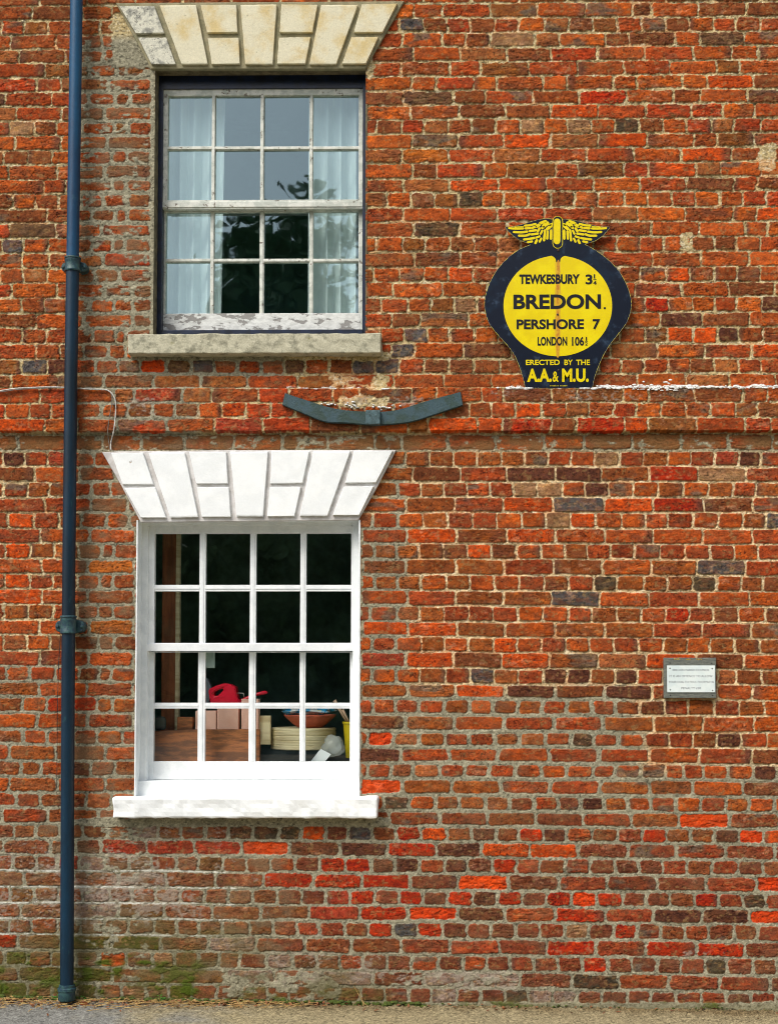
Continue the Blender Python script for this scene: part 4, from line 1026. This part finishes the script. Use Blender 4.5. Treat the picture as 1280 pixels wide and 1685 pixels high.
p_, q_ = P(*fs(972, 772), yL), P(*fs(989, 756), yL); MB().rbox((p_.x, yL - .0006, p_.z), (q_.x, yL, q_.z), .0008).build('full_stop', m_black, sign)
txt(LT, 'PERSHORE', fs, 318, 824, 846, 923, yL, bold=.034); txt(LT, '7', fs, 890, 946, 846, 923, yL, bold=.034)
txt(LT, 'LONDON', fs, 476, 698, 978, 1046, yL, bold=.034); txt(LT, '106', fs, 734, 824, 978, 1046, yL, bold=.026)
txt(LT, '1', fs, 838, 847, 980, 1008, yL, bold=.015); txt(LT, '2', fs, 833, 852, 1020, 1044, yL, bold=.015)
p_, q_ = P(*fs(831, 1015), yL), P(*fs(853, 1012), yL); MB().rbox((p_.x, yL - .0006, p_.z), (q_.x, yL, q_.z), .0001).build('fraction_bar', m_black, sign)
LY = (m_yellow, sign); yL = SY - .0002
txt(LY, 'ERECTED', fs, 388, 642, 1151, 1192, yL, bold=.02); txt(LY, 'BY', fs, 677, 740, 1151, 1192, yL, bold=.02); txt(LY, 'THE', fs, 765, 869, 1151, 1192, yL, bold=.02)
txt(LY, 'A.A.', fs, 397, 582, 1218, 1320, yL, bold=.04); txt(LY, '&', fs, 588, 634, 1240, 1318, yL, bold=.02); txt(LY, 'M.U.', fs, 660, 860, 1218, 1320, yL, bold=.04)
small = MB()
for k in range(14):
    if k in (7,): continue
    p_, q_ = P(*fs(570 + k * 9.4, 1351), yL), P(*fs(575 + k * 9.4, 1345), yL); small.rbox((p_.x, yL - .0004, p_.z), (q_.x, yL, q_.z), .0001)
small.build('small_print', m_yellow, sign)
for (x, y, r_) in ((632, 328, .0062), (627, 812, .0056), (634, 1230, .0050)):
    c_ = P(*fs(x, y), SY - .0012); MB().lathe(c_, [(r_ * 1.1, -.001), (r_, .001), (r_ * .6, .0028)], 14, 'y').build('screw', m_rusty, sign, sm=True)
for (x, y, r_) in ((632, 328, .0046), (634, 640, .003), (630, 1230, .0036)):
    c_ = P(*fs(x, y), 0); MB().rbox((c_.x - .012, SY + .005, c_.z - .012), (c_.x + .012, .004, c_.z + .012), .002).build('spacer', m_rusty, sign)

# ------------------------------------------------------------------ small notice
fn = lambda x, y: (1070 + x / 9.846, 1060 + y / 9.846)
NY = -.03
nb = thing('notice', P(1135, 1149, NY), 'small white printed notice screwed to a grey weathered board', 'notice')
mb = MB(); a, c_ = P(*fn(215, 220), NY), P(*fn(1065, 875), NY); mb.rbox((a.x, NY, c_.z), (c_.x, -.001, a.z), .003, .01, .0008, 60); mb.build('board', m_board, nb)
mb = MB(); a, c_ = P(*fn(265, 345), NY - .004), P(*fn(1045, 780), NY - .004); mb.rbox((a.x, NY - .004, c_.z), (c_.x, NY - .0005, a.z), .0006); mb.build('plate', m_plate, nb)
TN = (m_print, nb); yn = NY - .004
for s_t, a, b_, c in (('BREDON PARISH COUNCIL', 355, 950, 418), ('IT IS AN OFFENCE TO ALLOW', 305, 1000, 517), ('YOUR DOG TO FOUL FOOTPATHS', 290, 1022, 612), ('PENALTY £20', 497, 812, 712)):
    txt(TN, s_t, fn, a, b_, c - 17, c + 17, yn, bold=.0, th=.0003)
for (x, y) in ((312, 390), (995, 395), (317, 738), (1003, 750)): MB().lathe(P(*fn(x, y), NY - .004), [(.0034, -.001), (.003, .0012)], 10, 'y').build('screw', m_bcable, nb, sm=True)
for (x, y) in ((312, 302), (988, 308), (320, 825), (1000, 828)): MB().lathe(P(*fn(x, y), NY), [(.0034, -.001), (.003, .0012)], 10, 'y').build('screw', m_bcable, nb, sm=True)
lcs = [MB(), MB(), MB()]
for k in range(26):
    wh_ = random.choice([0, 0, 1, 2]); x = [random.gauss(425, 22), random.gauss(600, 30), random.gauss(780, 40)][wh_]; y = random.gauss(240, 9)
    c_ = P(*fn(x, y), NY); bl_ = blob(c_, (.0022, .0016, .0017), .3, 3, k, 8, 6); lcs[wh_].add(bl_.v, bl_.f)
for g2 in lcs: g2.build('lichen', m_lichen, nb, sm=True)

# ------------------------------------------------------------------ wrought iron tie on the band
ft = lambda x, y: (420 + x / 3.368, 620 + y / 3.368)
TY = -.062
tie = thing('wall_tie', P(605, 700, TY), 'curved dark iron tie bar fixed to the brick band', 'wall tie')
topc = sub([(165, 90), (270, 125), (390, 163), (500, 185), (612, 192), (700, 193), (800, 180), (960, 131), (1137, 83)], 4, False)
botc = sub([(1150, 157), (1000, 207), (860, 250), (700, 266), (612, 264), (500, 255), (385, 248), (260, 200), (150, 155)], 4, False)
bm_t = MB(); bm_t.prism(pts2(topc + botc, ft, TY), -.030, TY, .0)
flat('bar', topc + botc, -.030, TY, m_iron, tie, ft)
bpy_o = [o for o in tie.children if o.name.startswith('bar')][0]
bmx = bmesh.new(); bmx.from_mesh(bpy_o.data); bmesh.ops.bevel(bmx, geom=[e for e in bmx.edges if len(e.link_faces) == 2 and e.calc_face_angle(0) > 1.0 and abs(e.verts[0].co.y - e.verts[1].co.y) < 1e-4], offset=.0025, segments=2, affect='EDGES'); bmx.to_mesh(bpy_o.data); bmx.free()
mb = MB(); a, c_ = P(*ft(612, 184), TY - .022), P(*ft(692, 262), TY - .022); mb.rbox((a.x, TY - .022, c_.z), (c_.x, TY + .005, a.z), .003, .008, .0008, 70); mb.build('wedge', M('worn_iron', L(72, 98, 104), .55, var=L(48, 70, 72), vscale=40, grain=.2, bump=.8, bscale=90), tie, sm=False)

rn = random.Random(21); dr = MB()
for k in range(34):      # crusts of lime on the ledge behind the bar
    px_ = rn.choice([rn.gauss(628, 14), rn.gauss(580, 6), rn.gauss(655, 14), rn.gauss(540, 5)]); bl_ = blob(P(px_, 670 - abs(px_ - 625) * .06 + rn.gauss(0, 2.4), -.040), (rn.uniform(.004, .010), .006, rn.uniform(.002, .0045)), .4, 3, k, 8, 6); dr.add(bl_.v, bl_.f)
tag(dr.build('lime_crust', M('lime_crust', L(232, 232, 228), .9, grain=.15), None, sm=True), 'white crust of bird lime along the top edge of the curved iron bar', 'lime crust', kind='stuff')
dr = MB()
for k in range(190):     # and along the ledge to the right, thickest right of the sign
    q_ = rn.random(); px_ = rn.gauss(1092, 34) if q_ < .42 else (rn.gauss(855, 16) if q_ < .54 else (rn.gauss(1010, 26) if q_ < .70 else (rn.gauss(1185, 26) if q_ < .84 else rn.uniform(985, 1290))))
    if 858 < px_ < 980: continue
    sp = 3.0 * math.exp(-((px_ - 1092) / 40) ** 2) + 1.2
    bl_ = blob(P(px_, 637 + rn.gauss(0, sp), -.037), (rn.uniform(.004, .014), .0035, rn.uniform(.002, .005)), .4, 3, k, 8, 6); dr.add(bl_.v, bl_.f)
tag(dr.build('lime_crust', bpy.data.materials['lime_crust'], None, sm=True), 'patchy white crust along the brick ledge under and right of the road sign', 'lime crust', kind='stuff')
# ------------------------------------------------------------------ cables
def cable(pts, r, mat, label, name='cable', cat='cable', Yc=-.012):
    ps = []
    for q_ in sub([p[:2] for p in pts], 5, False):
        ps.append(q_)
    def yb(x, y): return Yc - (.036 if 636 < y < 717 else 0)
    V_ = [P(x, y, yb(x, y)) for x, y in ps]
    o = MB().tube(V_, r, 8).build(name, mat, None, sm=True); tag(o, label, cat); return o
c1 = cable([(-60, 648), (0, 643), (25, 639.5), (60, 637.5), (90, 637), (128, 639), (150, 640.5), (172, 641), (182, 645), (189, 655), (191, 668), (190, 690), (187, 712), (183, 728), (183, 741)], .0034, m_cable, 'white cable running along the wall and turning down to the white lintel')
c2 = cable([(-60, 649), (0, 645), (30, 641), (70, 639), (100, 638), (128, 640), (145, 638.5), (160, 640), (178, 643), (184, 650), (184.5, 664), (180, 690), (178, 712), (180, 730), (182, 742)], .002, m_gcable, 'thin grey cable strung beside the thicker white one')
for k, (x, y) in enumerate(((81, 638), (187.5, 665))):
    a = P(x, y, -.048); MB().rbox((a.x - .006, a.y - .005, a.z - .004), (a.x + .008, a.y + .012, a.z + .004), .001).build('clip', m_gcable, c1)
cable([(100, 1045), (98.5, 1070), (97, 1095), (96, 1130), (95, 1180), (94.5, 1240), (94, 1290), (92.5, 1298)], .0016, m_bcable, 'thin black wire hanging left of the drainpipe below its lower bracket', 'wire', 'wire', -.012)

# ------------------------------------------------------------------ ground
gx = np.concatenate([np.linspace(-60, WX0, 20, endpoint=False), np.linspace(WX0, vl - .1, 60, endpoint=False), np.linspace(vl - .1, vr + .1, 820, endpoint=False), np.linspace(vr + .1, WX1, 60, endpoint=False), np.linspace(WX1, 60, 20)])
gy = np.concatenate([np.linspace(-70, -7, 16, endpoint=False), np.linspace(-7, -.75, 60, endpoint=False), np.linspace(-.75, .06, 150)])
GX, GY = np.meshgrid(gx, gy)
gz = gl.z + (gr.z - gl.z) * (np.clip(GX, WX0, WX1) - gl.x) / (gr.x - gl.x)
near = np.exp(-np.abs(GY) / .10)
g1_ = fbm(GX * 60 + 500, GY * 60 + 500, 301, 3) - .5; g2_ = fbm(GX * 220 + 500, GY * 220 + 500, 303, 2) - .5; g3_ = fbm(GX * 6 + 500, GY * 6 + 500, 305, 3) - .5
GZ = gz + (g2_ * .004 + g1_ * .004) * (GY > -.9) + near * (.010 + g1_ * .02) + g3_ * .006
tt = sst(-1.9, -.9, GX + g3_ * 1.2)[..., None]
gc = lin((124, 125, 120)) * (1 - tt) + lin((148, 138, 108)) * tt
dirt = np.clip(near * (1.3 + g3_ * 2.4), 0, 1)[..., None]
gc = gc * (1 - dirt * .75) + lin((92, 74, 46)) * dirt * .75
gc = gc * (1 + g2_ * 2.2 + g1_ * .8)[..., None]
nzg, nxg = GX.shape; ii = np.arange(nzg * nxg).reshape(nzg, nxg); qg = np.stack([ii[:-1, :-1], ii[:-1, 1:], ii[1:, 1:], ii[1:, :-1]], -1).reshape(-1, 4)
pav = link('pavement', np_mesh('pavement', np.stack([GX, GY, GZ], -1).reshape(-1, 3).astype(np.float32), qg, np.clip(gc, .01, .9).reshape(-1, 3)), None, vcol_mat('gritty_asphalt', .9, .35, .25, .9, (500, 160), .004))
tag(pav, 'gritty grey and sandy pavement at the foot of the wall', 'pavement', kind='structure')

# litter along the foot of the wall
def litter(name, n, mat, xr, yr, kind, rs, label, cat):
    rn = random.Random(rs); m = MB()
    for k in range(n):
        px = rn.uniform(*xr) if rn.random() < .6 else rn.triangular(xr[0], xr[1], xr[0] + 60); X_ = P(px, 1650).x; y = -abs(rn.gauss(0, yr * (1.6 if px < 240 else 1))) - .006; z = ground_z(X_) + .012 * math.exp(-abs(y) / .1) + .004
        if kind == 'straw':
            a = rn.gauss(0, .5); Ln = rn.uniform(.02, .085); d = Vector((math.cos(a), math.sin(a) * .6, rn.uniform(-.05, .18))) * Ln
            m.tube([Vector((X_, y, z)) - d / 2, Vector((X_, y, z + rn.uniform(0, .01))), Vector((X_, y, z + .004)) + d / 2], [.0009, .0017, .0008], 4)
        else:
            s_ = rn.uniform(.006, .016); a = rn.uniform(0, 6.28); tl = rn.uniform(-.7, .9); u = Vector((math.cos(a), math.sin(a) * .7, math.sin(a) * tl)) * s_; w_ = Vector((-math.sin(a), math.cos(a) * .7, rn.uniform(0, .8))) * s_ * .55
            c = Vector((X_, y, z + .004)); m.add([c - u, c - w_ * .9 - u * .3, c + w_ * .2, c + w_ - u * .2, c + u, c - w_ * .7 + u * .4], [(0, 1, 2, 3), (1, 5, 2), (2, 5, 4), (2, 4, 3)])
    o = m.build(name, mat); tag(o, label, cat, kind='stuff'); return o
m_straw = M('dry_straw', L(186, 156, 96), .8, var=L(146, 112, 60), vscale=30)
m_dead = M('dead_leaf', L(132, 82, 44), .8, var=L(96, 60, 34), vscale=30, extra=[(L(176, 100, 44), 40, .6, .66, 2.)])
m_moss = M('moss', L(78, 92, 24), .95, var=L(52, 64, 20), vscale=120, bump=1, bscale=400)
m_leaf = M('green_leaf', L(70, 130, 40), .5, var=L(50, 100, 30), vscale=60)
litter('straw_litter', 400, m_straw, (-40, 520), .05, 'straw', 5, 'dry straw scattered along the foot of the wall', 'straw')
litter('leaf_litter', 330, m_dead, (-40, 560), .05, 'leaf', 6, 'brown leaf fragments along the foot of the wall', 'leaf litter')
litter('grit', 60, m_dead, (560, 1300), .06, 'leaf', 8, 'sparse brown debris on the sandy pavement to the right', 'debris')
rn = random.Random(12); mm = MB()
for k in range(420):
    px = rn.uniform(-40, 700) if k < 330 else rn.uniform(700, 1300); X_ = P(px, 1650).x; s_ = rn.uniform(.004, .013) if k < 330 else rn.uniform(.002, .005)
    bl_ = blob((X_, -.004 - abs(rn.gauss(0, .008)), ground_z(X_) + rn.uniform(.0, .022)), (s_ * 1.6, s_, s_ * .8), .5, 3, k, 7, 5); mm.add(bl_.v, bl_.f)
tag(mm.build('moss', m_moss, None, sm=True), 'green moss in the angle between wall and pavement', 'moss', kind='stuff')
def weed(px, py, label, n=9, s=.028):
    X_ = P(px, py).x; z = ground_z(X_) + .008; rn = random.Random(int(px)); m = MB(); root = Vector((X_, -.045, z))
    for k in range(n):
        a = rn.uniform(0, 6.28); t = root + Vector((math.cos(a) * s * rn.uniform(.3, 1), math.sin(a) * s * .7, s * rn.uniform(.4, 1.2))); m.tube([root, (root + t) / 2 + Vector((0, 0, .003)), t], .0006, 4)
        u = Vector((math.cos(a), math.sin(a), .3)).normalized() * s * .32; w_ = Vector((-math.sin(a), math.cos(a), .1)) * s * .22
        m.add([t - u * .4, t + w_, t + u, t - w_], [(0, 1, 2, 3)])
    tag(m.build('weed', m_leaf), label, 'weed', 'weeds at the foot of the wall')
weed(96, 1652, 'tiny green weed left of the drainpipe foot'); weed(141, 1640, 'tiny green weed just right of the drainpipe foot', 8, .024); weed(266, 1650, 'small green weed under the mossy brick', 14, .03)
# one orange leaf
X_ = P(147, 1654).x; lf = MB(); z0 = ground_z(X_) + .012; vv = []
for k in range(12):
    t = 2 * math.pi * k / 12; vv.append((X_ + .019 * math.cos(t), -.10 - .010 * math.sin(t), z0 + .013 * math.sin(t) + .003 * math.cos(2 * t)))
vv.append((X_, -.10, z0 + .004)); lf.add(vv, [(k, (k + 1) % 12, 12) for k in range(12)]); lf.tube([(X_ + .018, -.10, z0), (X_ + .034, -.105, z0 - .006)], .0008, 4)
tag(lf.build('fallen_leaf', M('orange_leaf', L(214, 120, 70), .6, var=L(190, 96, 50), vscale=40)), 'single orange fallen leaf beside the drainpipe foot', 'leaf')
ds = MB()
for (a, b_, c_) in (((582, 1622), (592, 1640), (603, 1662)), ((590, 1628), (598, 1650), (614, 1664)), ((602, 1640), (597, 1655), (590, 1665)), ((575, 1655), (598, 1660), (620, 1662))):
    ds.tube([P(*a, -.012), P(*b_, -.025), P(*c_, -.045)], [.0008, .0014, .0010], 5)
tag(ds.build('dry_stalks', m_straw), 'few dry grass stalks leaning on the wall below the window', 'dry grass')

# ------------------------------------------------------------------ the wood across the road, seen in the window panes
rn = np.random.default_rng(4)
def leaf_cloud():
    cs = []
    for (x, y, h, r_) in ((-26, -27, 11, 5), (-19, -30, 12.5, 5), (-12.5, -27, 10.5, 4.5), (-7.6, -28, 9.9, 3.4), (-4.4, -28, 12.6, 1.5), (-1.5, -30, 9.9, 4), (-5.5, -31, 10.0, 5), (3.5, -27, 11.4, 4.2), (9, -29, 12, 4.6), (15, -27, 11, 4.5), (22, -29, 12, 5), (-16, -34, 11, 5), (0, -34, 9.5, 5), (12, -34, 11, 5)):
        for k in range(26):
            h_ = h * 1.07; t = rn.uniform(0, 6.28); q_ = rn.uniform(0, 1) ** .5; zz = rn.uniform(.15, 1); rr_ = r_ * (1.15 - .55 * zz)
            c = np.array([x + rr_ * q_ * math.cos(t), y + rr_ * q_ * math.sin(t), h_ * zz - .6]); s_ = rn.uniform(.7, 1.4)
            cs.append(c + rn.normal(0, 1, (300, 3)) * s_ * np.array([.6, .6, .45]))
    c = np.concatenate(cs); n = len(c); u = rn.normal(0, 1, (n, 3)); u /= np.linalg.norm(u, axis=1)[:, None]; v = np.cross(u, rn.normal(0, 1, (n, 3))); v /= np.linalg.norm(v, axis=1)[:, None]
    s_ = rn.uniform(.12, .26, (n, 1)); q4 = np.stack([c - u * s_, c + v * s_ * .6, c + u * s_, c - v * s_ * .6], 1).reshape(-1, 3)
    return q4.astype(np.float32), np.arange(n * 4).reshape(n, 4)
cv, cq = leaf_cloud()
tl_m = M('tree_foliage', L(84, 116, 66), .7, var=L(62, 92, 50), vscale=.6)
tag(link('woodland', np_mesh('woodland', cv, cq), None, tl_m), 'dark wood across the road, mirrored in the upper window panes', 'wood', kind='stuff')
hedge = MB(); hedge.rbox((-60, -36, -1), (60, -30, 4.5), .4, 1.6, .8, .7)
tag(hedge.build('hedge_bank', M('bank_foliage', L(70, 98, 58), .9, var=L(48, 72, 42), vscale=2, bump=1, bscale=10), None, sm=True), 'dark bank of foliage under the far wood', 'bank', kind='stuff')
